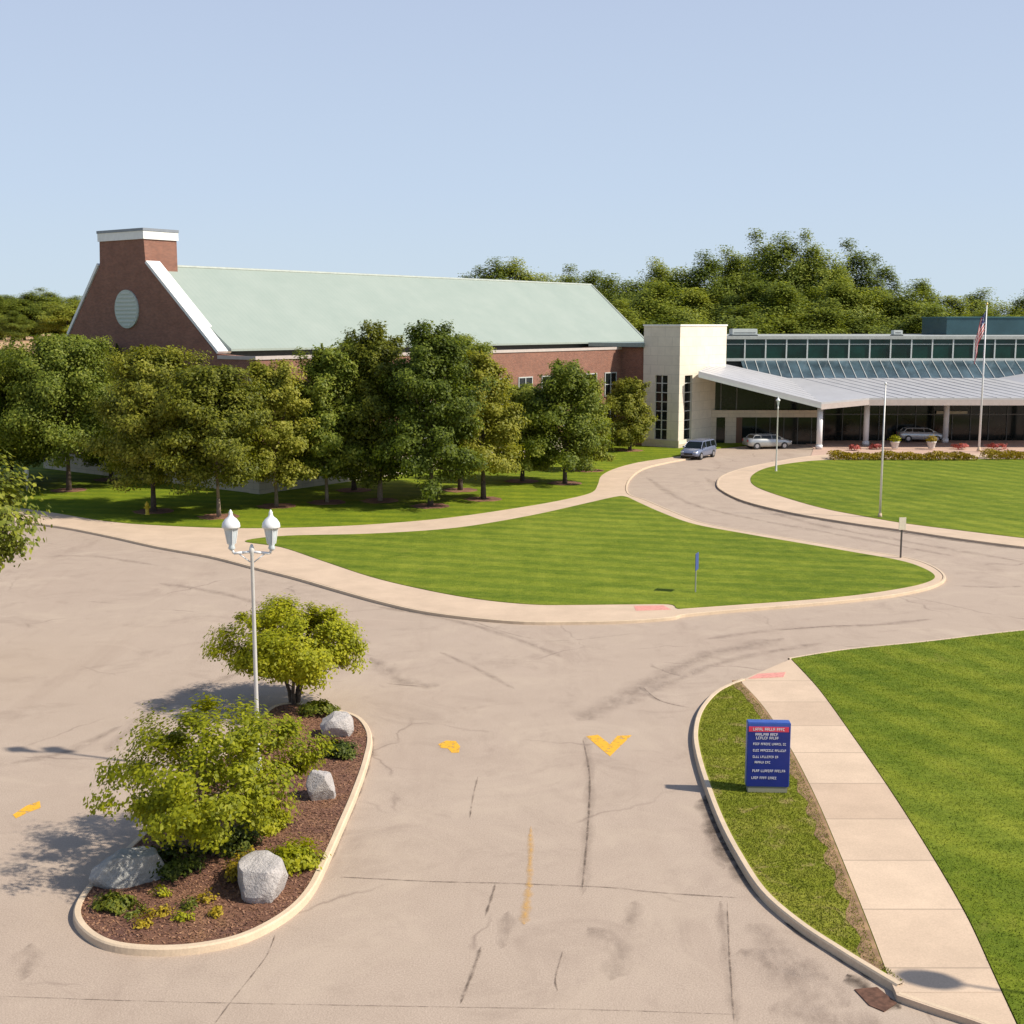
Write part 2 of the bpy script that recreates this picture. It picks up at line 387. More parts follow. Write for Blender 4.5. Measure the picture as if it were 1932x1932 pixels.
def resamp(P, n):
    d = [0]
    for a, b in zip(P, P[1:]): d.append(d[-1] + (b - a).length)
    out = []
    for i in range(n):
        t = d[-1] * i / (n - 1); k = max(j for j in range(len(P)) if d[j] <= t + 1e-9); k = min(k, len(P) - 2)
        f = (t - d[k]) / max(d[k + 1] - d[k], 1e-9); out.append(P[k].lerp(P[k + 1], f))
    return out

# ------------------------------------------------------------------ ground
def sheet(name, x0, x1, y0, y1, z, mat, nx=1, ny=1):
    me = bpy.data.meshes.new(name); me.from_pydata([(x0, y0, z), (x1, y0, z), (x1, y1, z), (x0, y1, z)], [], [(0, 1, 2, 3)])
    o = link(name, me, mat); o['kind'] = 'structure'; return o
sheet('ground', -3500, 3500, -200, 6000, -.06, M['grassr'])
sheet('road', -120, 130, 2, 150, 0.0, M['road'])

# far rise to the left carrying the stubble field, and the far tree line
def m_field():
    m, nt, b = new_mat('stubble field'); v = coord(nt, 'Object', (1, 1, 1)); f = noise(nt, v, .03, 5, .7)
    nt.links.new(ramp(nt, f, [(.3, (.42, .24, .12)), (.55, (.50, .31, .16)), (.75, (.30, .24, .12))]), b.inputs['Base Color']); b.inputs['Roughness'].default_value = 1
    return m
bm = MB()
nx, ny = 26, 16; rows = []
for j in range(ny):
    row = []
    for i in range(nx):
        x = -330 + 400 * i / (nx - 1); y = 170 + 430 * j / (ny - 1)
        t = min(1, max(0, (y - 175) / 120)); e = min(1, i / 3, (nx - 1 - i) / 6, (ny - 1 - j) / 3)
        row.append(bm.bm.verts.new((x, y, -.3 + 8.3 * t * t * (3 - 2 * t) * max(0, e) + .25 * math.sin(x * .05))))
    rows.append(row)
for a, b in zip(rows, rows[1:]):
    for i in range(nx - 1): bm.bm.faces.new((a[i], a[i + 1], b[i + 1], b[i]))
hill = bm.build('hill', m_field(), None, True); hill['kind'] = 'structure'

# concrete apron carrying the walks round the middle lawn
T_edge = [(-420, 905), (-200, 935), (-60, 950), (60, 961), (200, 983), (300, 991), (430, 996), (560, 995), (700, 989), (850, 976), (1000, 954), (1080, 939), (1118, 928), (1128, 914), (1135, 897), (1160, 884), (1200, 873), (1250, 865), (1300, 858)]
low_edge = [(1300, 864), (1255, 872), (1210, 884), (1184, 905), (1182, 930), (1215, 943), (1260, 962), (1320, 985), (1410, 1003), (1510, 1019), (1610, 1036), (1700, 1050), (1752, 1066), (1778, 1087), (1755, 1104), (1690, 1119), (1600, 1130), (1500, 1139), (1400, 1147), (1290, 1157), (1262, 1163), (1180, 1169), (1090, 1171), (990, 1171), (890, 1163), (800, 1151), (720, 1133), (640, 1111), (560, 1088), (480, 1068), (400, 1048), (300, 1030), (200, 1008), (100, 990), (-60, 973), (-200, 958), (-420, 930)]
Ts = smooth(gpts(T_edge), False, 5); Ls_ = smooth(gpts(low_edge), False, 5)
slab('pavement', Ts + Ls_, -.05, .12, M['conc'])
kerb('kerb', Ls_, .16, .128, M['kerb'], False, 1)
lawnM = [(462, 1021), (540, 1011), (700, 1007), (860, 996), (1000, 973), (1100, 951), (1158, 938), (1180, 937), (1205, 948), (1250, 968), (1310, 989), (1405, 1007), (1505, 1024), (1605, 1041), (1695, 1057), (1742, 1072), (1764, 1088), (1740, 1101), (1680, 1113), (1600, 1124), (1500, 1133), (1400, 1140), (1300, 1147), (1278, 1148), (1262, 1140), (1180, 1140), (1080, 1141), (1000, 1140), (900, 1130), (800, 1112), (700, 1088), (600, 1055), (530, 1032)]
LM = smooth(gpts(lawnM), True, 5); slab('lawn', LM, .08, .145, M['grass'])
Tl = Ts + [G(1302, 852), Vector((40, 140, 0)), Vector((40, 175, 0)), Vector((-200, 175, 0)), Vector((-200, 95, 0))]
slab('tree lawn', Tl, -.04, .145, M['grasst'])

# round lawn by the entrance
outer = [(1352, 912), (1362, 897), (1400, 883), (1465, 870), (1540, 859), (1640, 857), (2100, 857), (2300, 870), (2500, 960), (2400, 1060), (2150, 1055), (1932, 1031), (1800, 1014), (1700, 999), (1600, 985), (1490, 966), (1405, 945), (1362, 925)]
inner = [(1416, 905), (1424, 893), (1450, 882), (1500, 873), (1560, 868), (1660, 867), (2100, 867), (2280, 880), (2450, 955), (2380, 1045), (2150, 1040), (1932, 1015), (1800, 999), (1700, 986), (1620, 972), (1550, 958), (1480, 938), (1428, 919)]
OS = smooth(gpts(outer), True, 5); slab('pavement', OS, -.05, .12, M['conc']); kerb('kerb', OS, .16, .128, M['kerb'], True, -1)
slab('lawn', smooth(gpts(inner), True, 5), .08, .145, M['grass2'])
# entrance plaza
slab('plaza', [G(1530, 861), G(2300, 861), Vector((90, 150, 0)), Vector((31, 150, 0)), G(1535, 846)], -.05, .04, M['plaza'])

# bottom right: walk, lawn, grass strip
wl = [(1396, 1284), (1440, 1332), (1490, 1408), (1540, 1505), (1590, 1622), (1640, 1745), (1672, 1830), (1690, 1872)]
wr = [(1492, 1243), (1546, 1302), (1618, 1402), (1680, 1492), (1750, 1602), (1820, 1722), (1875, 1840), (1918, 1932), (1930, 1960)]
WL = resamp(smooth(gpts(wl), False, 5), 60); WR = resamp(smooth(gpts(wr), False, 5), 60)
END = smooth(gpts([(1692, 1877), (1765, 1902), (1850, 1930), (1930, 1964)]), False, 5)
def slab_pts(a, b): return a + b[::-1]
slab('sidewalk base', WL + END + WR[::-1][1:], -.05, .125, M['conc'])
def xat(P, y):
    for a, c in zip(P, P[1:]):
        if min(a.y, c.y) <= y <= max(a.y, c.y): return a.x + (c.x - a.x) * (y - a.y) / (c.y - a.y)
    return P[-1].x if abs(P[-1].y - y) < abs(P[0].y - y) else P[0].x
ys_ = np.linspace(WL[0].y, WL[-1].y, 70)
ribbon('sidewalk', [Vector((xat(WL, y), y, 0)) for y in ys_], [Vector((xat(WR, y), y, 0)) for y in ys_], .1295, M['walkj'])
kerb('kerb', END, .15, .13, M['kerb'], False, 1)
top = [(1492, 1243), (1600, 1226), (1750, 1211), (1850, 1199), (1932, 1190), (2200, 1165), (2600, 1140)]
TP = smooth(gpts(top), False, 5)
BR = [p + Vector((.02, 0, 0)) for p in WR[::-1]] + TP[1:] + [Vector((60, 60, 0)), Vector((60, 8, 0)), Vector((12, 8, 0))]
slab('lawn', BR, -.05, .145, M['grass2']); kerb('kerb', TP, .16, .13, M['kerb'], False, 1)
ko = [(1398, 1281), (1350, 1303), (1318, 1338), (1306, 1380), (1311, 1425), (1329, 1485), (1354, 1550), (1386, 1612), (1432, 1682), (1500, 1742), (1580, 1795), (1640, 1832), (1690, 1862)]
KO = smooth(gpts(ko), False, 6)
KOi = [p + Vector((-(c - a).normalized().y, (c - a).normalized().x, 0)) * .12 for a, p, c in zip([KO[0]] + KO[:-1], KO, KO[1:] + [KO[-1]])]
slab('grass strip', KOi + [p - Vector((.02, 0, 0)) for p in resamp(smooth(gpts(wl[:8]), False, 5), 50)[::-1] if p.y > G(1690, 1866).y], -.05, .14, M['grassr'])
kerb('kerb', KO, .17, .165, M['kerb'], False, 1)
# soil margin beside the walk
sm = resamp(smooth(gpts(wl[:7]), False, 5), 50)
slab('bare soil', [p + Vector((-.03, 0, 0)) for p in sm] + [p + Vector((-.18 - .16 * abs(math.sin(i * .9)) - .1 * abs(math.sin(i * 2.3 + 1)), 0, 0)) for i, p in enumerate(sm)][::-1], .10, .1455, M['soil'])
# island
isl = [(560, 1324), (606, 1333), (648, 1340), (684, 1354), (703, 1386), (697, 1430), (677, 1490), (651, 1552), (620, 1622), (588, 1682), (540, 1727), (462, 1767), (370, 1787), (280, 1791), (205, 1782), (158, 1758), (136, 1724), (150, 1686), (190, 1640), (250, 1585), (325, 1510), (405, 1435), (470, 1370), (512, 1332)]
IS = smooth(gpts(isl, .15), True, 6)
c0 = sum(IS, Vector()) / len(IS)
slab('mulch bed', [c0 + (p - c0) * .985 for p in IS], -.04, .13, M['mulch']); kerb('kerb', IS, .17, .16, M['kerb'], True, -1)
MULCHPOLY = [c0 + (p - c0) * .965 for p in IS]

# ------------------------------------------------------------------ paint, cracks and wear on the road
def strips(name, lines, mat, z):
    vs, fs, uvs = [], [], []
    for pts, wd in lines:
        P = smooth([G(u, v, 0) for u, v in pts], False, 6)
        for i, p in enumerate(P):
            a = P[max(i - 1, 0)]; c = P[min(i + 1, len(P) - 1)]; t = (c - a).normalized(); n = Vector((-t.y, t.x, 0))
            e = min(1, i / 2 + .15, (len(P) - 1 - i) / 2 + .15)
            ww = wd * e * (1 + .25 * math.sin(i * 1.7 + pts[0][0]))
            vs += [tuple(p + n * ww / 2 + Vector((0, 0, z))), tuple(p - n * ww / 2 + Vector((0, 0, z)))]
            if i:
                k = len(vs); fs.append((k - 4, k - 3, k - 1, k - 2)); uvs.append(((0, i - 1), (1, i - 1), (1, i), (0, i)))
    me = bpy.data.meshes.new(name); me.from_pydata(vs, [], fs); ul = me.uv_layers.new(name='UVMap'); q = 0
    for f, uv in zip(me.polygons, uvs):
        for li, c in zip(f.loop_indices, uv): ul.data[li].uv = c
    o = link(name, me, mat); o['kind'] = 'structure'; return o
strips('tyre marks', [([(1330, 1206), (1450, 1190), (1560, 1182), (1640, 1180), (1760, 1168)], .55), ([(700, 1142), (800, 1160), (900, 1182), (1000, 1215), (1060, 1240)], .5),
    ([(700, 1240), (760, 1285), (830, 1296)], .9), ([(830, 1230), (900, 1262), (970, 1300)], .35), ([(1090, 1360), (1150, 1330), (1240, 1280), (1340, 1235), (1480, 1205)], 1.3),
    ([(1180, 1330), (1260, 1290), (1380, 1245), (1560, 1212)], .6), ([(200, 1420), (260, 1360), (350, 1310), (450, 1270)], .6), ([(20, 1440), (120, 1420), (230, 1370)], .5),
    ([(1205, 1295), (1240, 1320), (1300, 1335)], .22), ([(1105, 1390), (1112, 1460), (1110, 1560), (1098, 1690)], .35), ([(1360, 1700), (1370, 1800), (1390, 1932)], .3),
    ([(1400, 1790), (1500, 1850), (1600, 1900)], 1.3), ([(1420, 1740), (1480, 1800), (1560, 1850)], .8), ([(1450, 1900), (1560, 1925), (1680, 1945)], 1.0), ([(1110, 1750), (1170, 1790), (1150, 1850)], .6), ([(1200, 1700), (1190, 1760)], .5), ([(960, 1720), (945, 1790)], .4), ([(1340, 1560), (1365, 1640)], .7), ([(60, 1780), (40, 1850)], .6), ([(640, 1440), (655, 1500), (640, 1580)], .3), ([(1800, 1105), (1870, 1108), (1930, 1106)], .4),
    ([(300, 1100), (420, 1120), (560, 1160), (700, 1215)], .7), ([(80, 1050), (180, 1050), (300, 1068)], .6), ([(1330, 900), (1400, 945), (1520, 985), (1700, 1020), (1930, 1060)], .9), ([(1220, 900), (1290, 945), (1400, 975), (1600, 1012), (1800, 1050)], .8)],
    m_alpha('tyre wear', (.17, .125, .10), .34, (1, .5, 1), .34, .7), .004)
strips('pavement cracks', [([(640, 1655), (740, 1660), (830, 1664), (960, 1667), (1060, 1671), (1150, 1675), (1250, 1685), (1390, 1694)], .07), ([(1100, 1395), (1112, 1460), (1111, 1530), (1106, 1600), (1098, 1680)], .07),
    ([(902, 1465), (893, 1500), (886, 1545)], .06), ([(520, 1762), (505, 1800), (480, 1835), (440, 1885), (405, 1932)], .04), ([(908, 1785), (893, 1830), (868, 1895)], .10),
    ([(935, 1668), (925, 1700), (915, 1730)], .08), ([(1062, 1795), (1048, 1845), (1052, 1870)], .05), ([(1372, 1700), (1376, 1800), (1385, 1932)], .05), ([(0, 1880), (300, 1890), (700, 1898), (1100, 1905), (1400, 1915)], .035),
    ([(870, 1165), (960, 1195), (1010, 1206)], .05), ([(1000, 1210), (1080, 1208), (1200, 1195)], .05), ([(1212, 1296), (1245, 1322), (1300, 1336)], .06), ([(1470, 1189), (1560, 1182), (1640, 1179)], .10), ([(730, 1290), (800, 1296)], .08), ([(560, 1085), (620, 1105), (720, 1136), (830, 1158)], .08)],
    m_alpha('crack fill', (.11, .08, .06), .66, (1.5, 1.5, 1), .36, .62), .0075)
strips('gutter dirt', [([(100, 991), (300, 1031), (480, 1070), (640, 1113), (800, 1154), (990, 1174), (1180, 1172)], .22), ([(1362, 930), (1405, 950), (1490, 971), (1600, 990), (1800, 1020), (1932, 1037)], .35), ([(704, 1390), (699, 1430), (679, 1492), (653, 1554), (622, 1624), (560, 1715), (464, 1771), (372, 1792), (280, 1796), (200, 1788), (150, 1760)], .14)], m_alpha('gutter grime', (.12, .09, .07), .6, (1, 1, 1), .3, .6), .013)
strips('kerb stain', [([(1335, 1500), (1352, 1560), (1392, 1630), (1450, 1700)], .75), ([(1600, 1838), (1650, 1880), (1700, 1905)], .45), ([(1480, 1740), (1600, 1815), (1655, 1852)], .3)], m_alpha('gutter stain', (.07, .052, .04), .75, (1, 1, 1), .25, .6), .011)
ym = m_alpha('worn yellow paint', (.74, .40, .04), .95, (2.5, 2.5, 1), .36, .47)
yf = m_alpha('faded yellow paint', (.66, .38, .10), .62, (2, 2, 1), .28, .62)
def paint(name, polys, mat, z=.006):
    vs, fs = [], []
    for pl in polys:
        fs.append(tuple(range(len(vs), len(vs) + len(pl)))); vs += [tuple(G(u, v, z)) for u, v in pl]
    me = bpy.data.meshes.new(name); me.from_pydata(vs, [], fs); ul = me.uv_layers.new(name='UVMap')
    for d in ul.data: d.uv = (.5, .5)
    o = link(name, me, mat); o['kind'] = 'structure'; return o
paint('yellow arrow', [[(1106, 1389), (1128, 1386), (1151, 1404), (1151, 1427), (1140, 1418)], [(1151, 1404), (1165, 1388), (1192, 1387), (1165, 1413), (1151, 1427)]], ym)
paint('yellow arrow', [[(827, 1404), (842, 1397), (860, 1398), (868, 1408), (866, 1420), (852, 1420), (845, 1412), (832, 1411)]], ym)
paint('yellow arrow', [[(24, 1537), (50, 1520), (75, 1511), (77, 1524), (55, 1532), (30, 1544)]], ym)
strips('centre line', [([(1002, 1560), (1000, 1640), (998, 1680)], .17), ([(998, 1675), (992, 1720), (988, 1745)], .24)], yf, .0145)
# red tactile pads
redm = plain('red tactile pad', (.62, .27, .22), .85, 0, .2, 9)
def pad(px, z):
    b = MB(); b.prism([tuple(G(u, v, z).xy) for u, v in px], 'z', z - .03, z); o = b.build('tactile paving', redm); o['kind'] = 'structure'
pad([(1412, 1280), (1478, 1277), (1482, 1268), (1430, 1271)], .136)
pad([(1200, 1152), (1266, 1150), (1252, 1142), (1196, 1143)], .127)
# iron drain
b = MB(); b.prism([tuple(G(u, v, .02).xy) for u, v in [(1612, 1866), (1655, 1862), (1692, 1892), (1668, 1908), (1640, 1896)]], 'z', -.03, .02)
dr = b.build('drain_grate', plain('rusty iron', (.14, .07, .045), .9, .3, .4, 9)); tag(dr, 'rusty iron storm drain grate in the gutter where the curved kerb ends', 'drain')

# ------------------------------------------------------------------ foliage
def leaf_mesh(name, pts, size, seed, up=.35, outc=None):
    """diamond leaves at pts (N,3)"""
    rg = np.random.default_rng(seed); n = len(pts)
    nrm = rg.normal(size=(n, 3)); nrm /= np.linalg.norm(nrm, axis=1)[:, None]
    if outc is not None:
        o = pts - outc; o /= np.linalg.norm(o, axis=1)[:, None] + 1e-6; nrm = nrm * .55 + o * 1.0
    nrm[:, 2] += up; nrm /= np.linalg.norm(nrm, axis=1)[:, None]
    t = np.cross(nrm, rg.normal(size=(n, 3))); t /= np.linalg.norm(t, axis=1)[:, None] + 1e-9
    bt = np.cross(nrm, t); s = size * rg.uniform(.6, 1.35, (n, 1))
    v = np.empty((n, 4, 3)); v[:, 0] = pts + t * s; v[:, 1] = pts + bt * s * .55; v[:, 2] = pts - t * s; v[:, 3] = pts - bt * s * .55
    me = bpy.data.meshes.new(name); me.vertices.add(4 * n); me.vertices.foreach_set('co', v.reshape(-1).astype(np.float32))
    me.loops.add(4 * n); me.loops.foreach_set('vertex_index', np.arange(4 * n, dtype=np.int32))
    me.polygons.add(n); me.polygons.foreach_set('loop_start', np.arange(0, 4 * n, 4, dtype=np.int32)); me.polygons.foreach_set('loop_total', np.full(n, 4, dtype=np.int32))
    me.update(); me.validate(); return me
def crown_pts(rg, r, zc, zh, nclump, per, cs, shape=1.0, shell=.45, lead=0):
    """irregular crown: clump centres spread through a lobed ellipsoid"""
    lob = rg.normal(size=(9, 3)); lob /= np.linalg.norm(lob, axis=1)[:, None]; amp = rg.uniform(-.25, .36, 9)
    C = []
    while len(C) < nclump:
        d = rg.normal(size=3); d /= np.linalg.norm(d)
        k = 1 + sum(a * max(0, float(d @ l)) ** 4 for a, l in zip(amp, lob)) + .10 * math.sin(5 * d[0] + 7 * d[1] + seedph) * math.cos(6 * d[2] + seedph)
        rad = k * (shell + (1 - shell) * rg.random() ** .6)
        tz = d[2] * rad
        wz = 1 - .35 * max(0, tz) ** 1.5 * shape if tz > 0 else 1 - .15 * tz * tz
        c = np.array([d[0] * rad * r * wz, d[1] * rad * r * wz, zc + tz * zh])
        C.append(c)
    if lead:
        for _ in range(lead):
            a = rg.random() * 6.28; q = r * .55 * rg.random(); hh = zh * rg.uniform(.98, 1.22) - .25 * q
            for t_ in (0, .4, .8, 1.2): C.append(np.array([q * math.cos(a), q * math.sin(a), zc + hh - t_ * zh * .22]))
    C = np.array(C); P = []; O = []
    for c in C:
        m = int(per * rg.uniform(.5, 1.5)); s = cs * rg.uniform(.6, 1.4)
        P.append(c + np.clip(rg.normal(size=(m, 3)), -1.9, 1.9) * np.array([s, s, s * .7])); O.append(np.repeat((c * .6 + np.array([0, 0, zc - .5 * zh]) * .4)[None], m, 0))
    return C, np.concatenate(P), np.concatenate(O)
seedph = 0
def plume_pts(rg, r, z0, z1, nb, per):
    """young street tree: ascending branches, each carrying its own ragged plume of leaves"""
    C = []; P = []; O = []; h = z1 - z0; k0 = rg.uniform(.18, .32); tp = rg.uniform(.40, .66); bias = rg.random() * 6.28
    for i in range(nb):
        t = (i + rg.random()) / nb; t = t ** .85
        w = (.55 + .45 * (t / k0) ** .6) if t < k0 else max(.10, (1 - (t - k0) / (1 - k0)) ** tp)
        a = i * 2.4 + rg.normal() * .35; L = r * w * rg.uniform(.62, 1.18) * (1 + .12 * math.cos(a - bias))
        el = -.12 + 1.25 * t + rg.normal() * .16
        st = np.array([0, 0, z0 + h * max(0, t * .84 - .02)]); d = np.array([math.cos(a) * math.cos(el), math.sin(a) * math.cos(el), math.sin(el)])
        L = min(L / max(math.cos(el), .3), (z1 * 1.02 - st[2]) / max(.2, math.sin(el)) if el > .3 else L / max(math.cos(el), .3))
        m = int(per * rg.uniform(.6, 1.3) * (.45 + .55 * w)); f = rg.uniform(.25, 1.03, m) ** .75
        sg = (.17 * r * (1.12 - f * .75) * (.5 + .5 * w) + .06)[:, None]
        pts = st + d * (L * f)[:, None] + np.clip(rg.normal(size=(m, 3)), -1.9, 1.9) * sg * np.array([1, 1, .75]) - np.array([0, 0, 1]) * (.10 * L * f ** 2)[:, None]
        C.append(st + d * L * .85); P.append(pts); O.append(pts * .0 + st + d * (L * f)[:, None] * .8 - np.array([0, 0, .25]))
    for _ in range(3 + int(rg.integers(0, 4))):          # leader shoots
        a = rg.random() * 6.28; q = r * .32 * rg.random(); zt = z1 + rg.uniform(-.9, .45); m = int(per * .3); f = rg.random(m)
        b_ = np.array([q * math.cos(a), q * math.sin(a), zt - .2 * h])
        P.append(b_ + np.outer(f, np.array([.1 * math.cos(a), .1 * math.sin(a), .2 * h])) + rg.normal(size=(m, 3)) * (.24 * (1.1 - f))[:, None]); O.append(np.repeat(b_[None], m, 0)); C.append(b_)
    return np.array(C), np.concatenate(P), np.concatenate(O)
def trunk_mb(rg, C, h0, zt, r0, limbs=8, stems=1, spread=.0):
    b = MB(); lean = rg.normal(size=2) * .02 * zt
    for s in range(stems):
        a = 2 * math.pi * s / max(stems, 1) + rg.random(); sx, sy = (spread * math.cos(a), spread * math.sin(a)) if stems > 1 else (0, 0)
        pts = []; n = 6
        for i in range(n + 1):
            t = i / n; pts.append(Vector((sx * (.25 + t * 1.6) + lean[0] * t + rg.normal() * .02, sy * (.25 + t * 1.6) + lean[1] * t + rg.normal() * .02, zt * t)))
        pts[0] = Vector((sx * .25, sy * .25, -.1))
        for i in range(n): b.tube(pts[i], pts[i + 1] + (pts[i + 1] - pts[i]) * .04, r0 * (1 - .75 * i / n) * (1.25 if i == 0 else 1), r0 * (1 - .75 * (i + 1) / n), 8)
        idx = rg.choice(len(C), size=min(limbs, len(C)), replace=False)
        for k in idx:
            t = min(.95, max(h0 / zt, .25 + .6 * rg.random())); st = pts[0].lerp(pts[-1], t); e = Vector(C[k]); md = st.lerp(e, .5) + Vector((0, 0, -.08 * zt * rg.random()))
            rr = r0 * .38 * (1 - .5 * t); b.tube(st, md, rr, rr * .65, 6); b.tube(md, e, rr * .65, rr * .2, 5)
    return b
def tree(name, label, cat, group, loc, r, z0, z1, mat, bark, seed, nclump=90, per=130, cs=.55, leaf=.16, r0=.14, shape=1.0, shell=.4, stems=1, spread=0, up=.35, limbs=10, lead=0):
    global seedph
    seedph = seed * 1.3; rg = np.random.default_rng(seed)
    zc = (z0 + z1) / 2; zh = (z1 - z0) / 2
    C, P, O = plume_pts(rg, r, z0, z1, nclump, per) if lead else crown_pts(rg, r - cs * .8, zc, zh - cs * .5, nclump, per, cs, shape, shell, lead)
    kp = P[:, 2] > max(.15, z0 - .3 * zh); P = P[kp]; O = O[kp]
    t = empty(name, loc, rg.random() * 6.28, label, cat, group)
    link('crown', leaf_mesh('crown', P, leaf, seed, up, O), mat, t)
    trunk_mb(rg, C, z0 * .9, zc + zh * .3, r0, limbs, stems, spread).build('trunk', bark, t, True)
    return t

# --- trees on the lawn before the brick building: (u, v of trunk foot, crown top v, width px, crown bottom v, label, leaf)
gl = 'trees on the lawn before the brick building'
mid = [
 (-75, 925, 660, 230, 860, 'dark green tree cut by the left edge, leftmost of the lawn trees', 'leafA'),
 (22, 912, 672, 190, 862, 'dark broad tree in the lawn row just inside the left edge', 'leafA'),
 (130, 925, 648, 225, 852, 'wide dark green tree on a thick dark trunk, left of the fire hydrant', 'leafA'),
 (210, 905, 664, 150, 850, 'dark tree under the round gable louvre, behind the front row', 'leafA'),
 (290, 965, 668, 190, 895, 'tall tree with dark trunk right behind the yellow fire hydrant', 'leafA2'),
 (413, 975, 705, 170, 905, 'olive tinted tree with pale thin trunk behind the twin lamp heads', 'leafA2'),
 (522, 955, 690, 135, 890, 'slim young tree with pale trunk right of the brick building corner', 'leafA2'),
 (617, 948, 665, 140, 888, 'tree with a thin pale trunk below the left part of the green roof', 'leafA'),
 (668, 925, 632, 130, 870, 'tall narrow tree whose top crosses the eave, behind the front row', 'leafA'),
 (717, 945, 618, 150, 884, 'tall dense tree reaching over the eave, before the middle of the facade', 'leafA2'),
 (812, 955, 616, 165, 896, 'tallest of the dense lawn trees with a pointed top over the roof edge', 'leafA'),
 (868, 925, 645, 150, 870, 'tree rising to the eave just right of the tallest lawn tree', 'leafA'),
 (912, 942, 662, 125, 880, 'small crowned tree with reddish mulch and orange tinged leaves below', 'leafA2'),
 (985, 908, 735, 118, 872, 'low dark tree under the white framed upper windows', 'leafA'),
 (1066, 912, 690, 130, 868, 'rounded dark tree standing in sunlit grass near the walk', 'leafA'),
 (1110, 888, 715, 72, 862, 'small tree on a dark trunk just right of the rounded one by the walk', 'leafA'),
 (1188, 850, 722, 76, 832, 'narrow tree in the corner beside the cream stone tower', 'leafA2'),
]
rm = random.Random(4)
mulch = []
for i, (u, v, vt, wp, vb, lb, lf) in enumerate(mid):
    g = G(u, v, .14); d = g.y; r = wp / 2 / 2400 * d * 1.38; z1 = Zv(d, vt); z0 = Zv(d, vb) - .25 + .25 * (i % 3); z1 += .1
    tree('broadleaf_tree', lb, 'tree', gl, g, r, z0, z1, M[lf], M['barkl'] if i in (5, 6, 7, 9) else M['bark'], 20 + i, nclump=int(44 + 11 * r), per=int(330 + 95 * r), cs=.225 * r ** .75, leaf=.105, r0=.12 if i in (5, 6, 7) else .17, shape=.8 + .25 * (i * 7 % 5), shell=.3, lead=6 + i % 4)
    mulch.append(g)
b = MB()
for g in mulch[2:]:
    n = 18; b.prism([(g.x + math.cos(k * 2 * math.pi / n) * (1.25 + .15 * math.sin(k * 3)), g.y + math.sin(k * 2 * math.pi / n) * (1.25 + .15 * math.cos(k * 2))) for k in range(n)], 'z', .12, .165)
mu = b.build('mulch rings', M['mulch']); mu['kind'] = 'structure'

# --- near tree cut by the left edge
g = G(-150, 1190)
tree('street_tree', 'near leafy tree cut by the left edge above the car park', 'tree', None, (-19.2, 42.5, 0), 3.1, 2.9, 8.2, M['leafD'], M['bark'], 77, nclump=150, per=110, cs=.34, leaf=.11, r0=.16, shape=.8, shell=.45)

# --- two island trees
gi = 'multi stemmed trees on the mulched island'
g = G(378, 1640, .13)
tree('island_tree', 'low spreading bright green tree in front of the lamp post on the mulched island', 'tree', gi, (g.x + .22, g.y + .75, .13), 2.4, .8, 3.5, M['leafC'], M['barkl'], 301, nclump=84, per=310, cs=.19, leaf=.056, r0=.06, shape=.35, shell=.5, stems=4, spread=.35, up=.5, limbs=12)
g = G(545, 1332, .13)
tree('island_tree', 'rounder bright green tree at the back tip of the mulched island', 'tree', gi, (g.x + .12, g.y + .3, .13), 2.15, .65, 3.2, M['leafC'], M['bark'], 302, nclump=130, per=280, cs=.2, leaf=.06, r0=.07, shape=.5, shell=.5, stems=4, spread=.35, up=.5, limbs=12)

# --- woods behind: a few crown shapes, copied tree by tree
protos = []
for k in range(6):
    t = tree('wood_tree', 'x', 'tree', None, (0, 0, 0), 6.5, 4.0, 24, M['leafB'], M['bark'], 500 + k, nclump=70 + 6 * k, per=420, cs=1.0, leaf=.23, r0=.35, shape=.5 + .12 * k, shell=.5, limbs=14)
    protos.append(t)
wood = []
def prof(u):
    xs = [(830, 560), (860, 522), (885, 514), (910, 522), (930, 506), (975, 501), (1010, 520), (1035, 514), (1080, 522), (1150, 512), (1190, 516), (1212, 520), (1235, 496), (1280, 486), (1308, 492), (1330, 484), (1365, 478), (1410, 462), (1450, 450), (1520, 455), (1570, 462), (1600, 470), (1640, 492), (1690, 520), (1750, 527), (1775, 545), (1800, 556), (1860, 552), (1932, 560), (2100, 545)]
    for (a, b_), (c, d) in zip(xs, xs[1:]):
        if a <= u <= c: return b_ + (d - b_) * (u - a) / (c - a)
    return 550
rm = random.Random(11)
def place(k, x, y, z, h, wid, lab, grp):
    t = protos[k] if not protos[k].get('used') else copy_tree(protos[k])
    protos[k]['used'] = 1
    t.location = (x, y, z); t.scale = (wid * 1.22 / 6.5, wid * 1.22 / 6.5, h / 24); t.rotation_euler = (0, 0, rm.random() * 6.28)
    tag(t, lab, 'tree', grp); wood.append(t)
def wlabel(u):
    if u < 1060: return 'distant broadleaf tree just showing over the ridge of the green roof', 'trees over the ridge of the green roof'
    if u < 1225: return 'broadleaf tree behind the sloping hip end of the green roof', 'trees behind the hip end of the green roof'
    if u < 1385: return 'broadleaf tree of the wood rising behind the cream stone tower', 'trees behind the cream stone tower'
    if u < 1660: return 'tall dense broadleaf tree of the high wood behind the glass fronted wing', 'trees of the high wood behind the glass wing'
    if u < 1790: return 'lower broadleaf tree in the wood between the high wood and teal penthouse', 'lower trees of the wood behind the glass wing'
    return 'broadleaf tree behind the teal rooftop box at the right edge', 'trees behind the teal rooftop box'
u = 862; 
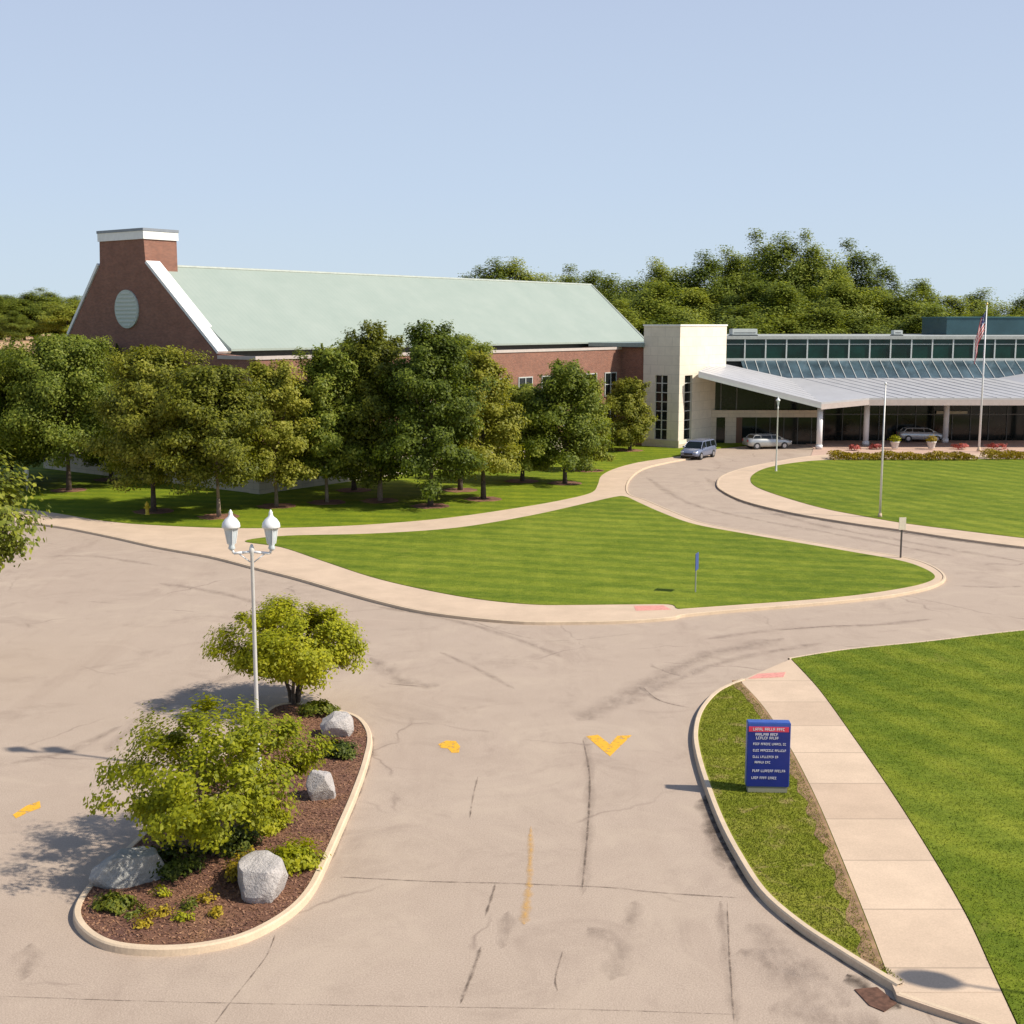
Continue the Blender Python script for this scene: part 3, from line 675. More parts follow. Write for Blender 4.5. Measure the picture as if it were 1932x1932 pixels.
while u < 2010:                       # back row sets the skyline
    y = 205 + rm.uniform(-8, 8) if u > 1050 else 235 + rm.uniform(-8, 8)
    z1 = Zv(y, prof(min(u, 2050)) + rm.uniform(-2, 6) - (7 if u < 1210 else 0)); wd = rm.uniform(3.6, 5.2)
    lb, gp = wlabel(u); place(rm.randrange(6), XU(y, u, z1), y, -.1, z1, wd, lb, gp)
    u += rm.uniform(38, 56) if u > 1210 else rm.uniform(30, 44)
u = 1130
while u < 2010:                       # front row, lower
    y = 188 + rm.uniform(-6, 6); z1 = Zv(y, max(prof(min(u, 2050)) + rm.uniform(28, 60), 530)); wd = rm.uniform(4.2, 5.6)
    lb, gp = wlabel(u); place(rm.randrange(6), XU(y, u, z1), y, -.1, z1, wd, lb.replace('broadleaf tree', 'shorter tree', 1).replace(' dense', '') + ', second row', gp + ', second row')
    u += rm.uniform(46, 66)
u = 1180
while u < 1990:
    y = 176 + rm.uniform(-4, 4); z1 = Zv(y, rm.uniform(578, 600)); wd = rm.uniform(4.2, 5.4)
    lb, gp = wlabel(u); place(rm.randrange(6), XU(y, u, z1), y, -.1, z1, wd, lb.replace('broadleaf tree', 'low tree', 1).replace('tall dense ', '') + ', nearest row', gp + ', nearest row')
    u += rm.uniform(56, 80)
u = -40                                # far left tree line on the rise
while u < 150:
    y = 330 + rm.uniform(-12, 12); z1 = Zv(y, 556 + 5 * math.sin(u * .06) + rm.uniform(-3, 5)); wd = rm.uniform(4.6, 6.2)
    place(rm.randrange(6), XU(y, u, z1), y, 7.2, z1 - 7.2, wd, 'distant tree in the line above the orange field at the left edge', 'distant tree line left of the gable')
    u += rm.uniform(17, 25)
place(2, XU(296, 13, 12), 300, 7.7, 7.5, 2.6, 'small yellowish tree standing before the distant line at the left edge', None)
for p in protos:
    if 'used' in p: del p['used']
for t in wood:
    if 'used' in t: del t['used']

# ------------------------------------------------------------------ brick building with green roof (local x along the facade, y into the depth)
C0 = G(490, 935).copy(); C1 = G(1170, 840); uu = (C1 - C0).normalized(); ANG = math.atan2(uu.y, uu.x); LEN = (C1 - C0).length
C0.z = 0
A = empty('brick_building', C0, ANG, 'long brick building with pale green hipped roof and chimney topped gable', 'building')
W = 26.5; YC = 15.0
b = MB(); gp = [(0, 0), (W, 0), (W, 9.7), (22.9, 10.2), (17.6, 16.5), (17.5, 18.3), (12.0, 18.3), (11.9, 16.5), (4.2, 9.9), (0, 9.7)]
b.prism(gp, 'x', 0, .55)                                    # gable wall with chimney shoulders
b.box(.55, 3.0, 12.0, 17.5, 14.5, 18.3)                      # chimney block behind
b.box(.55, LEN, 0, .5, 0, 9.75); b.box(.55, LEN, W - .5, W, 0, 9.75); b.box(LEN - .5, LEN, .5, W - .5, 0, 9.75)
b.box(LEN, LEN + 6, -2.7, -2.2, 0, 9.75); b.box(LEN, LEN + .45, -2.2, 0, 0, 9.75)
b.build('wall', M['brick'], A)
b = MB(); b.box(-.1, 3.1, 11.9, 17.6, 18.3, 18.9); b.build('chimney_cap', M['white'], A)
b = MB(); b.box(-.14, 3.14, 11.86, 17.64, 18.9, 19.1); b.build('cap_flashing', plain('grey flashing', (.22, .24, .27), .5), A)
def coping(a, c, th=.22):
    (y0, z0_), (y1, z1_) = a, c
    b = MB(); d = Vector((y1 - y0, z1_ - z0_)).normalized(); n = Vector((-d.y, d.x)) * (1 if (-d.y, d.x)[1] > 0 else -1)
    q = [(y0, z0_), (y1, z1_), (y1 + n.x * th, z1_ + n.y * th), (y0 + n.x * th, z0_ + n.y * th)]
    b.prism(q, 'x', -.1, 1.15); b.build('coping', M['white'], A)
coping((4.0, 9.93), (11.85, 16.53)); coping((23.0, 10.15), (17.66, 16.53))
b = MB(); b.box(-.08, LEN + .06, -.08, .0, 9.55, 9.8); b.box(-.08, 0, .0, 4.0, 9.55, 9.8); b.box(LEN - .08, LEN + 6, -2.78, -2.7, 9.55, 9.8); b.build('cornice', M['fascia'], A)
# roof: ridge from chimney to hip end
ye, ys, yn = 3.6, 11.9, 12.6; ze, zr = 10.25, 16.4
def solve_x(y, z, col):
    lo, hi = 0., 80.
    for _ in range(40):
        m_ = (lo + hi) / 2; P = C0 + Matrix.Rotation(ANG, 3, 'Z') @ Vector((m_, y, 0)); u_ = 966 + F * P.x / (P.y * cp - (z - CAMH) * sp)
        if u_ < col: lo = m_
        else: hi = m_
    return m_
XR = solve_x(yn, 16.2, 1115); EX = solve_x(ye, ze, 1219)
b = MB(); yb = 23.1
v = [(.9, ye, ze), (EX, ye, ze), (XR, yn, zr), (XR, 17.0, zr), (EX, yb, ze), (.9, yb, ze), (.9, 17.0, zr), (.9, yn, zr)]
vv = [b.bm.verts.new(p) for p in v]
for f in ((0, 1, 2, 7), (7, 2, 3, 6), (3, 4, 5, 6), (1, 4, 3, 2), (0, 7, 6, 5)): b.bm.faces.new([vv[i] for i in f])
low = [b.bm.verts.new((p[0], p[1], p[2] - .16)) for p in (v[0], v[1], v[4], v[5])]
top4 = [vv[0], vv[1], vv[4], vv[5]]
for i in range(4): b.bm.faces.new((top4[i], top4[(i + 1) % 4], low[(i + 1) % 4], low[i]))
b.bm.faces.new(low)
rf = b.build('roof', M['roof'], A)
b = MB(); b.tube((3.0, yn, zr + .0), (XR, yn, zr + .0), .13, .13, 8); b.tube((XR, yn, zr), (EX, ye, ze), .12, .12, 8); b.build('ridge_cap', plain('pale ridge', (.38, .41, .36), .5), rf)
b = MB(); b.box(.56, EX - .5, 4.3, 23, 9.0, 10.09); b.build('clerestory', M['dark'], A)  # wall strip; shade of the recess under the eave put into its near-black colour
b = MB(); b.box(.56, LEN - .51, .51, 4.29, 9.0, 9.3); b.build('flat_roof', M['conc'], A)
b = MB(); b.box(LEN - .8, LEN + 5.8, -2.9, 3.4, 9.82, 10.2); b.build('entrance_roof', plain('grey green roof edge', (.22, .27, .25), .6), A)
b = MB(); b.box(-.15, -.0, 0, W, 0, 1.55); b.box(-.15, LEN + .1, -.15, 0, 0, 1.55)
b.box(-.3, .75, -.32, -.15, 0, 1.9); b.box(-.3, -.15, -.15, .8, 0, 1.9); b.build('plinth', M['creamb'], A)
# round louvre
b = MB(); b.tube((-.12, 14.35, 13.15), (-.004, 14.35, 13.15), 1.45, 1.45, 36); lv = b.build('round_louvre', M['louvre'], A)
b = MB()
for k in range(9):
    z = 13.15 - 1.2 + k * .3; hw = math.sqrt(max(.01, 1.3 ** 2 - (z - 13.15) ** 2)); b.box(-.16, -.122, 14.35 - hw, 14.35 + hw, z - .05, z + .05)
b.build('slat', M['frame'], lv)
def window(parent, x, z0, z1, wd, face='front', y=0):
    b = MB(); e = .09
    def bx(x0, x1, za, zb, d0, d1):
        if face == 'front': b.box(x0, x1, y - d1, y - d0, za, zb)
        else: b.box(y - d1, y - d0, x0, x1, za, zb)
    bx(x - wd / 2, x + wd / 2, z1 - e, z1, .003, .1); bx(x - wd / 2, x + wd / 2, z0, z0 + e, .003, .13)
    for q in (x - wd / 2, x + wd / 2 - e, x - e / 2): bx(q, q + e, z0 + e, z1 - e, .004, .09)
    bx(x - wd / 2 + e, x + wd / 2 - e, (z0 + z1) / 2 - .03, (z0 + z1) / 2 + .03, .02, .07)
    f = b.build('window', M['frame'], parent)
    b = MB()
    if face == 'front': b.box(x - wd / 2 + e / 2, x + wd / 2 - e / 2, y - .03, y - .002, z0 + e / 2, z1 - e / 2)
    else: b.box(y - .03, y - .002, x - wd / 2 + e / 2, x + wd / 2 - e / 2, z0 + e / 2, z1 - e / 2)
    b.build('pane', M['dglass'], f)
for k in range(13):
    x = 3.4 + k * 3.5
    window(A, x, 5.0, 7.35, 2.1); window(A, x, 1.75, 3.9, 2.1)
for k in range(5):
    window(A, 3.5 + k * 5, 4.9, 7.2, 2.0, 'side')

# ------------------------------------------------------------------ cream tower
Tw = empty('stone_tower', A.matrix_basis @ Vector((LEN - .35, -2.75, 0)) if False else C0 + Matrix.Rotation(ANG, 3, 'Z') @ Vector((LEN - .35, -2.8, 0)), ANG, 'square cream stone tower with narrow tall dark windows between brick building and glass entrance', 'tower')
b = MB(); x1, y1 = 9.4, -4.05; TH = 11.85
# left face (x=0) with a slot window, right face (y=y1) with slot
def wall_slot(axis, a0, a1, s0, s1, z0, z1, t0, t1):
    f = (lambda p, q, r, s_: b.box(t0, t1, p, q, r, s_)) if axis == 'y' else (lambda p, q, r, s_: b.box(p, q, t0, t1, r, s_))
    f(a0, s0, 0, TH); f(s1, a1, 0, TH); f(s0, s1, 0, z0); f(s0, s1, z1, TH)
wall_slot('y', y1 + .0, 0, -2.75, -1.35, .9, 7.1, 0, .4)
wall_slot('x', .4, 9.4, 1.05, 2.55, .9, 7.1, y1, y1 + .4)
b.box(x1 - .4, x1, y1 + .4, 0, 0, TH); b.box(.4, x1 - .4, -.4, 0, 0, TH); b.box(.4, x1 - .4, y1 + .4, -.4, TH - .5, TH - .25)
b.build('wall', M['cream'], Tw)
b = MB(); b.box(-.07, x1 + .07, y1 - .07, .07, TH, TH + .14); b.build('coping', M['white'], Tw)
b = MB(); b.box(.24, .28, -2.75, -1.35, .9, 7.1); b.box(1.05, 2.55, y1 + .24, y1 + .28, .9, 7.1); pn = b.build('window', M['dglass'], Tw)
b = MB()
for z in np.arange(1.8, 7, .9): b.box(.16, .24, -2.75, -1.35, z, z + .08); b.box(1.05, 2.55, y1 + .16, y1 + .24, z, z + .08)
b.box(.14, .22, -2.1, -2.0, .9, 7.1); b.build('mullion', M['frame'], pn)
b = MB(); b.box(-.1, 0, y1 - .1, 0, 0, .85); b.box(-.0, 5, y1 - .1, y1, 0, .5); b.build('base_course', M['creamb'], Tw)

# ------------------------------------------------------------------ glass entrance wing
B = empty('glass_wing', (36, 132, 0), 0, 'low glass fronted entrance wing with green window band and folded grey canopy roof', 'building')
def LB(x, y, z): return (x - 36, y - 132, z)
def bbox(b, x0, x1, y0, y1, z0, z1): b.box(x0 - 36, x1 - 36, y0 - 132, y1 - 132, z0, z1)
XL, XRt = 22.0, 78.0
b = MB(); bbox(b, XL, XRt, 134.6, 162, 0, 10.45); b.build('block', plain('inner block', (.05, .055, .05), .8), B)
b = MB(); bbox(b, XL - .1, XRt, 134.2, 162.2, 10.45, 10.78); b.build('roof', plain('grey roof edge', (.36, .37, .34), .6), B)
b = MB(); bbox(b, XL, XRt, 134.45, 134.58, 8.45, 10.45); gb = b.build('window_band', M['gglass'], B)
b = MB()
x = XL + .4
while x < XRt: bbox(b, x - .07, x + .07, 134.32, 134.45, 8.45, 10.45); x += 2.2
bbox(b, XL, XRt, 134.3, 134.46, 8.15, 8.45); bbox(b, XL, XRt, 134.38, 134.45, 9.9, 9.96); b.build('mullion', M['frame'], gb)
# sloped glazing
b = MB(); b.prism([(131.0 - 132, 6.5), (134.3 - 132, 8.2), (134.3 - 132, 8.05), (131.0 - 132, 6.35)], 'x', XL - 36 + 2.2, 60 - 36); sg = b.build('sloped_glazing', M['bglass'], B)
b = MB(); x = XL + 2.6
while x < 60: b.tube(LB(x, 131.0, 6.54), LB(x, 134.3, 8.24), .045, .045, 6); x += 1.1
b.build('glazing_bar', M['frame'], sg)
# canopy: folded plates
def plate(top_, th=.18):
    b = MB(); A_ = [b.bm.verts.new(LB(*p)) for p in top_]; D_ = [b.bm.verts.new(LB(p[0], p[1], p[2] - th)) for p in top_]
    n = len(top_); b.bm.faces.new(A_); b.bm.faces.new(D_[::-1])
    for i in range(n): b.bm.faces.new((A_[i], A_[(i + 1) % n], D_[(i + 1) % n], D_[i]))
    return b
fy = 121.5
flc = (XU(120.8, 1550, 4.6), 120.8, 4.62); fmid = (XU(122.6, 1640, 4.9), 122.6, 4.95); frc = (56.5, 122.2, 4.98)
blc = (XU(131, 1486, 6.5), 131, 6.52); brc = (XU(131, 1884, 6.5), 131, 6.52)
plate([flc, fmid, blc]).build('canopy_roof', M['metalroof'], B); plate([fmid, frc, brc, blc]).build('canopy_roof', M['metalroof'], B)
tl_f = (XU(121.8, 1318, 7.6), 121.8, 7.55); tl_b = (XU(131, 1352, 8.2), 131, 8.15)
plate([tl_f, flc, blc, tl_b], .3).build('canopy_wing', M['metalroof'], B)
tr_f = (68, 122.5, 8.0); tr_b = (60, 131, 8.2)
plate([brc, frc, tr_f, tr_b], .3).build('canopy_wing', M['metalroof'], B)
# fascia beams below the front edges
def beam(p, q, h, t=.25, drop=.18):
    b = MB(); P0, P1 = Vector(p), Vector(q); d = (P1 - P0); n = Vector((-d.y, d.x, 0)).normalized() * t
    vs = []
    for P in (P0, P1):
        for o_ in (Vector(), n): vs += [b.bm.verts.new(LB(*(P + o_ + Vector((0, 0, -drop))))), b.bm.verts.new(LB(*(P + o_ + Vector((0, 0, -drop - h)))))]
    for f in ((0, 1, 5, 4), (2, 3, 7, 6), (0, 2, 6, 4), (1, 3, 7, 5), (0, 1, 3, 2), (4, 5, 7, 6)): b.bm.faces.new([vs[i] for i in f])
    return b
beam(flc, fmid, .5).build('fascia', M['fascia'], B); beam(fmid, frc, .55).build('fascia', M['fascia'], B)
beam(tl_f, flc, .28, .25, .3).build('fascia', M['frame'], B)
# ribs on the metal roof
b = MB()
for k in range(1, 16):
    t = k / 16; a = Vector(fmid).lerp(Vector(frc), t); c = Vector(blc).lerp(Vector(brc), t); b.tube(LB(*a), LB(*c), .035, .035, 5)
for k in range(1, 8):
    t = k / 8; a = Vector(tl_f).lerp(Vector(tl_b), t); c = Vector(flc).lerp(Vector(blc), t); b.tube(LB(*a), LB(*c), .035, .035, 5)
b.build('roof_seam', plain('seam metal', (.36, .36, .37), .5, .4), B)
for (u, v) in ((1545, 848), (1633, 841), (1783, 836), (1965, 838)):
    g = G(u, v); zt = 4.3
    b = MB(); b.tube((g.x - 36, g.y - 132, 0), (g.x - 36, g.y - 132, 4.75 if u > 1600 else 4.0), .28, .28, 20); b.tube((g.x - 36, g.y - 132, 0.1), (g.x - 36, g.y - 132, .45), .34, .34, 20)
    b.build('column', M['lampw'], B, True)
# beam over the side doors, beige wall, door, glass
b = MB(); bbox(b, 18.6, 31.2, 127.0, 127.5, 2.75, 3.45); b.build('lintel', M['creamb'], B)
b = MB(); bbox(b, 18.8, 20.6, 127.1, 127.5, 0, 2.75); bbox(b, 21.5, 22.6, 127.1, 127.5, 0, 2.75); b.build('side_wall', M['creamb'], B)
b = MB(); bbox(b, 20.6, 21.5, 127.25, 127.35, 0, 2.75); b.build('door', M['dglass'], B)
b = MB(); bbox(b, 22.6, 23.2, 127.1, 127.5, 0, 2.75); b.build('brown_panel', plain('brown panel', (.12, .06, .03), .6), B)
b = MB(); bbox(b, 23.2, 31.2, 127.25, 127.35, 0, 2.75); bbox(b, 31.2, 70, 131.1, 131.2, 0, 5.6); b.prism([(19 - 36, 3.45), (31.2 - 36, 3.45), (31.2 - 36, 4.9), (28.9 - 36, 5.4), (19 - 36, 7.3)], 'y', 127.6 - 132, 127.7 - 132); eg = b.build('entrance_glass', M['dglass'], B)
b = MB()
for x in np.arange(24.6, 31, 1.4): bbox(b, x, x + .06, 127.17, 127.25, 0, 2.75)
for x in np.arange(32.4, 70, 1.9): bbox(b, x, x + .08, 131.0, 131.1, 0, 5.6)
bbox(b, 31.2, 70, 131.02, 131.09, 2.7, 2.82)
for x, zt_ in ((21.0, 6.9), (22.6, 6.6), (26.5, 5.8)): bbox(b, x, x + .12, 127.5, 127.6, 3.45, zt_)
b.build('mullion', plain('bronze mullion', (.10, .10, .09), .5), eg)
b = MB(); bbox(b, 44, 47.2, 130.8, 131.0, 2.82, 3.1); b.build('door_header', plain('pale header', (.42, .38, .26), .7), B)
# roof equipment, separate things
def unit(x, y, z, sx, sy, sz, lab, cat='roof unit'):
    t = empty('rooftop_unit', (x, y, z), 0, lab, cat)
    b = MB(); b.box(-sx / 2, sx / 2, -sy / 2, sy / 2, .1, sz, .05); c = b.build('housing', M['frame'], t)
    b = MB(); [b.box(-sx / 2 + .2, sx / 2 - .2, -sy / 2 - .02, -sy / 2 - .004, .3 + k * .18, .36 + k * .18) for k in range(max(1, int((sz - .5) / .18)))]; b.build('vent', M['dark'], c)
    b = MB(); b.box(-sx / 2 - .05, sx / 2 + .05, -sy / 2 - .05, sy / 2 + .05, 0, .1); b.build('curb', M['dark'], t)
unit(XU(137, 1402, 11), 137, 10.78, 2.7, 2, .75, 'white low ventilation unit on the glass wing roof beside the cream tower')
unit(XU(138, 1692, 11), 138, 10.78, 1.0, 1, .6, 'small pale vent box on the glass wing roof, left of the teal box')
ph = empty('rooftop_penthouse', (62, 152, 10.78), 0, 'teal metal clad box on the roof at the right edge', 'roof enclosure')
b = MB(); b.box(-11.2, 14, -3, 6, 0, 2.0); b.build('cladding', M['teal'], ph)
b = MB(); b.box(-11.3, 14.1, -3.1, 6.1, 2.0, 2.12); b.build('cap', plain('teal cap', (.05, .13, .14), .5), ph)

# ------------------------------------------------------------------ street furniture
def lantern_part(parent, x, zb, s=1.0):
    b = MB(); b.lathe([(.05 * s, 0), (.10 * s, .06), (.075 * s, .12), (.10 * s, .2 * s), (.15 * s, .48 * s), (.17 * s, .62 * s), (.19 * s, .64 * s)], (x, 0, zb), 16)
    ln = b.build('lantern', M['lampg'], parent, True)
    b = MB(); b.lathe([(.235 * s, 0), (.25 * s, .03), (.235 * s, .13 * s), (.16 * s, .24 * s), (.075 * s, .31 * s), (.05 * s, .38 * s), (.055 * s, .42 * s), (.01, .50 * s)], (x, 0, zb + .62 * s), 18); b.build('cap', M['lampw'], ln, True)
    b = MB()
    for k in range(4):
        a = k * math.pi / 2 + .4; b.tube((x + .11 * s * math.cos(a), .11 * s * math.sin(a), zb + .18 * s), (x + .19 * s * math.cos(a), .19 * s * math.sin(a), zb + .63 * s), .012, .012, 5)
    b.build('rib', M['lampw'], ln)
def lamp(loc, h, label, group, double=True, rz=0, s=1.0, pr=.07):
    t = empty('street_lamp', loc, rz, label, 'street lamp', group)
    hp = h - 1.25 * s
    b = MB(); b.lathe([(pr * 1.9, 0), (pr * 1.9, .12), (pr * 1.5, .2), (pr * 1.2, .9), (pr, 1.0), (pr * .8, hp - .05), (pr * 1.2, hp), (pr * 1.2, hp + .1), (pr * .5, hp + .22)], (0, 0, 0), 14); b.build('pole', M['pole'], t, True)
    if double:
        for sg_ in (-1, 1):
            b = MB(); P = [(sg_ * .04, 0, hp + .02), (sg_ * .25, 0, hp + .0), (sg_ * .47, 0, hp - .02), (sg_ * .52, 0, hp + .1)]
            for p, q in zip(P, P[1:]): b.tube(p, q, .035, .035, 8)
            b.tube((sg_ * .05, 0, hp - .25), (sg_ * .35, 0, hp - .02), .018, .018, 6); b.build('arm', M['lampw'], t, True)
            lantern_part(t, sg_ * .52, hp + .06, s)
    else: lantern_part(t, 0, hp + .2, s)
    return t
LG = 'pale lamp posts with urn shaped lanterns'
g = G(488, 1458, .13)
hl = Zv(g.y, 966); 
lamp(g, Zv(g.y, 966), 'pale twin headed lamp post rising from the mulched island between two trees', LG, True, 0, .96, .058)
g = G(1464, 892); lamp(g, 6.1, 'slim single headed lamp post at the left tip of the round lawn before the canopy', LG, False, R(20), .7, .06)
t = empty('street_lamp', (12.95, 19.85, 0), 0, 'globe topped lamp post just outside the right edge whose oval shadow falls on the sidewalk', 'street lamp')
b = MB(); b.lathe([(.13, 0), (.13, .12), (.07, .3), (.045, 1.0), (.035, 5.0)], (0, 0, 0), 12); b.build('pole', M['pole'], t, True)
b = MB(); b.lathe([(.06, 0), (.2, .1), (.32, .32), (.34, .5), (.28, .75), (.15, .92), (.03, 1.0)], (0, 0, 4.95), 18); b.build('globe', M['lampg'], t, True)
# flagpole + flag
g = G(1847, 851, .12); fh = Zv(g.y, 578)
fp = empty('flagpole', g, 0, 'tall white flagpole carrying a hanging flag by the entrance plaza', 'flagpole')
b = MB(); b.tube((0, 0, 0), (0, 0, fh), .11, .05, 12); b.build('pole', M['lampw'], fp, True)
b = MB(); b.lathe([(.02, 0), (.09, .04), (.12, .12), (.09, .2), (.02, .24)], (0, 0, fh), 12); b.build('finial', plain('gold ball', (.6, .45, .15), .3, .8), fp, True)
b = MB(); b.lathe([(.22, 0), (.22, .1), (.15, .2), (.12, .4)], (0, 0, 0), 14); b.build('base', M['conc'], fp, True)
def m_flag():
    m, nt, b = new_mat('flag cloth'); t = nt.nodes.new('ShaderNodeUVMap'); s = nt.nodes.new('ShaderNodeSeparateXYZ'); nt.links.new(t.outputs[0], s.inputs[0])
    mu_ = nt.nodes.new('ShaderNodeMath'); mu_.operation = 'MULTIPLY'; mu_.inputs[1].default_value = 6.5; nt.links.new(s.outputs[1], mu_.inputs[0])
    fr_ = nt.nodes.new('ShaderNodeMath'); fr_.operation = 'FRACT'; nt.links.new(mu_.outputs[0], fr_.inputs[0])
    c = ramp(nt, fr_.outputs[0], [(0, (.50, .04, .05)), (.5, (.50, .04, .05)), (.51, (.75, .72, .72))])
    g1 = nt.nodes.new('ShaderNodeMath'); g1.operation = 'LESS_THAN'; g1.inputs[1].default_value = .4; nt.links.new(s.outputs[0], g1.inputs[0])
    g2 = nt.nodes.new('ShaderNodeMath'); g2.operation = 'GREATER_THAN'; g2.inputs[1].default_value = .46; nt.links.new(s.outputs[1], g2.inputs[0])
    g3 = nt.nodes.new('ShaderNodeMath'); g3.operation = 'MULTIPLY'; nt.links.new(g1.outputs[0], g3.inputs[0]); nt.links.new(g2.outputs[0], g3.inputs[1])
    vo = nt.nodes.new('ShaderNodeTexVoronoi'); vo.inputs['Scale'].default_value = 18; nt.links.new(t.outputs[0], vo.inputs['Vector'])
    st = ramp(nt, vo.outputs['Distance'], [(.22, (.8, .8, .8)), (.3, (.03, .04, .16))])
    nt.links.new(mix(nt, g3.outputs[0], c, st), b.inputs['Base Color']); b.inputs['Roughness'].default_value = .8
    return m
FLG = m_flag()
def flag(pos, hh, wd, label, fold=.28):
    nu, nv = 30, 16; vs, fs = [], []
    for j in range(nv + 1):
        for i in range(nu + 1):
            a, bb = i / nu, j / nv
            x = -.06 - wd * fold * a * (1 + .25 * math.sin(a * 3)) ; z = -hh * (1 - bb) - 1.35 * a * a * wd * .8 - .3 * a
            y = .16 * math.sin(a * 13 + bb * 1.5) * (.3 + a)
            vs.append((x + .05 * math.sin(bb * 7 + a * 4), y, z))
    for j in range(nv):
        for i in range(nu): k = j * (nu + 1) + i; fs.append((k, k + 1, k + nu + 2, k + nu + 1))
    me = bpy.data.meshes.new('flag'); me.from_pydata(vs, [], fs); ul = me.uv_layers.new(name='UVMap')
    for l in me.loops: ul.data[l.index].uv = ((l.vertex_index % (nu + 1)) / nu, (l.vertex_index // (nu + 1)) / nv)
    for p_ in me.polygons: p_.use_smooth = True
    o = link('flag', me, FLG); o.location = pos; so_ = o.modifiers.new('cloth', 'SOLIDIFY'); so_.thickness = .01
    return tag(o, label, 'flag')
flag((g.x, g.y, fh - .4), 1.9, 2.6, 'red and white striped flag with blue corner hanging limp on the tall pole')
# slim pole on the round lawn
g = G(1660, 976, .13)
sp_ = empty('flagpole', g, 0, 'bare slim white pole standing at the near edge of the round lawn', 'flagpole')
b = MB(); b.tube((0, 0, 0), (0, 0, 8.2), .075, .04, 10); b.build('pole', M['pole'], sp_, True)
b = MB(); b.lathe([(.02, 0), (.07, .04), (.09, .1), (.02, .18)], (0, 0, 8.2), 10); b.build('finial', M['lampw'], sp_, True)
b = MB(); b.tube((0, 0, 0), (0, 0, .25), .14, .11, 12); b.build('base', M['conc'], sp_, True)
# small sign post by road
g = G(1699, 1052, .13)
t = empty('sign_post', g, R(8), 'small beige sign panel on a dark post beside the upper road', 'sign')
b = MB(); b.box(-.035, .035, -.035, .035, 0, 1.95); b.build('post', plain('dark post', (.06, .05, .045), .6), t)
b = MB(); b.box(-.19, .19, -.06, -.037, 1.45, 2.1, .008); b.build('panel', plain('beige panel', (.62, .55, .42), .6), t)
g = G(1312, 1117, .145)
t = empty('sign_post', g, R(68), 'thin blue sign seen nearly edge on, standing on the middle lawn', 'sign')
b = MB(); b.tube((0, 0, 0), (0, 0, 1.75), .03, .03, 8); b.build('post', plain('galvanised post', (.35, .36, .34), .5, .4), t)
b = MB(); b.box(-.27, .27, -.055, -.032, 1.0, 1.78, .008); b.build('panel', plain('blue panel', (.05, .08, .28), .4), t)
# hydrant
g = G(278, 971, .14)
t = empty('fire_hydrant', g, .3, 'yellow fire hydrant on the grass at the edge of the walk', 'fire hydrant'); ymt = plain('yellow enamel', (.62, .44, .03), .45)
b = MB(); b.lathe([(.16, 0), (.16, .05), (.11, .07), (.11, .55), (.14, .57), (.14, .61)], (0, 0, 0), 14); b.build('barrel', ymt, t, True)
b = MB(); b.lathe([(.135, .61), (.125, .68), (.08, .76), (.03, .79), (.03, .84)], (0, 0, 0), 14); b.build('bonnet', ymt, t, True)
for sx in (-1, 1):
    b = MB(); b.tube((sx * .1, 0, .45), (sx * .2, 0, .45), .05, .05, 10); b.build('outlet', ymt, t)
# white bollard far left
g = G(52, 925, .14)
t = empty('bollard_light', g, 0, 'short white bollard light left of the lawn trees near the left edge', 'bollard')
b = MB(); b.tube((0, 0, 0), (0, 0, .95), .09, .08, 12); b.build('post', M['pole'], t, True)
b = MB(); b.lathe([(.1, .95), (.17, 1.0), (.17, 1.45), (.12, 1.6), (.02, 1.68)], (0, 0, 0), 12); b.build('head', M['lampw'], t, True)

# ------------------------------------------------------------------ directory sign
g = G(1447, 1494, .14)
t = empty('directory_sign', (g.x, g.y + .05, .14), R(-3), 'navy blue directory sign with red banner and white lines of text on a grass strip', 'sign')
zt = Zv(g.y, 1362) - .14; hw = .545
navy = plain('navy panel', (.012, .025, .20), .35, 0, .1); lblue = plain('blue edge', (.035, .09, .36), .4)
b = MB(); b.box(-hw + .04, hw - .04, -.12, .14, 0, .16, .01); b.build('base', m_conc('sign base concrete', (.28, .27, .19)), t)
b = MB(); b.box(-hw, hw, -.13, .16, .16, zt, .02); cab = b.build('cabinet', lblue, t)
b = MB(); b.box(-hw + .02, hw - .02, -.137, -.1305, .18, zt - .1); b.build('face', navy, t)
b = MB(); b.box(-hw + .03, hw - .05, -.141, -.1375, zt - .235, zt - .10); b.build('red_banner', plain('red banner', (.66, .045, .09), .5), t)
wm = plain('white lettering', (.66, .64, .70), .6); rr = random.Random(3)
def text_line(b, z, h, x0, x1, arrow=True, y=-.141):
    x = x0
    while x < x1:                                   # a word: letters as small upright strokes with a bar
        n = rr.randint(4, 8)
        for k in range(n):
            if x > x1: break
            wd = h * rr.uniform(.45, .6); st = h * .17; ya, yb = y - .002, y + .0015
            kind = rr.randrange(4)
            b.box(x, x + st, ya, yb, z, z + h)
            if kind != 1: b.box(x + st, x + wd, ya, yb, z + h - st, z + h)
            if kind in (1, 2): b.box(x + st, x + wd, ya, yb, z, z + st)
            if kind in (0, 3): b.box(x + st, x + wd, ya, yb, z + h * .42, z + h * .42 + st)
            if kind == 3: b.box(x + wd - st, x + wd, ya, yb, z + st, z + h * .42)
            x += wd + h * .17
        x += h * .45
b = MB(); text_line(b, zt - .205, .075, -hw + .14, hw - .16, False, -.1435); b.build('banner_lettering', wm, t)
H_ = zt - .16
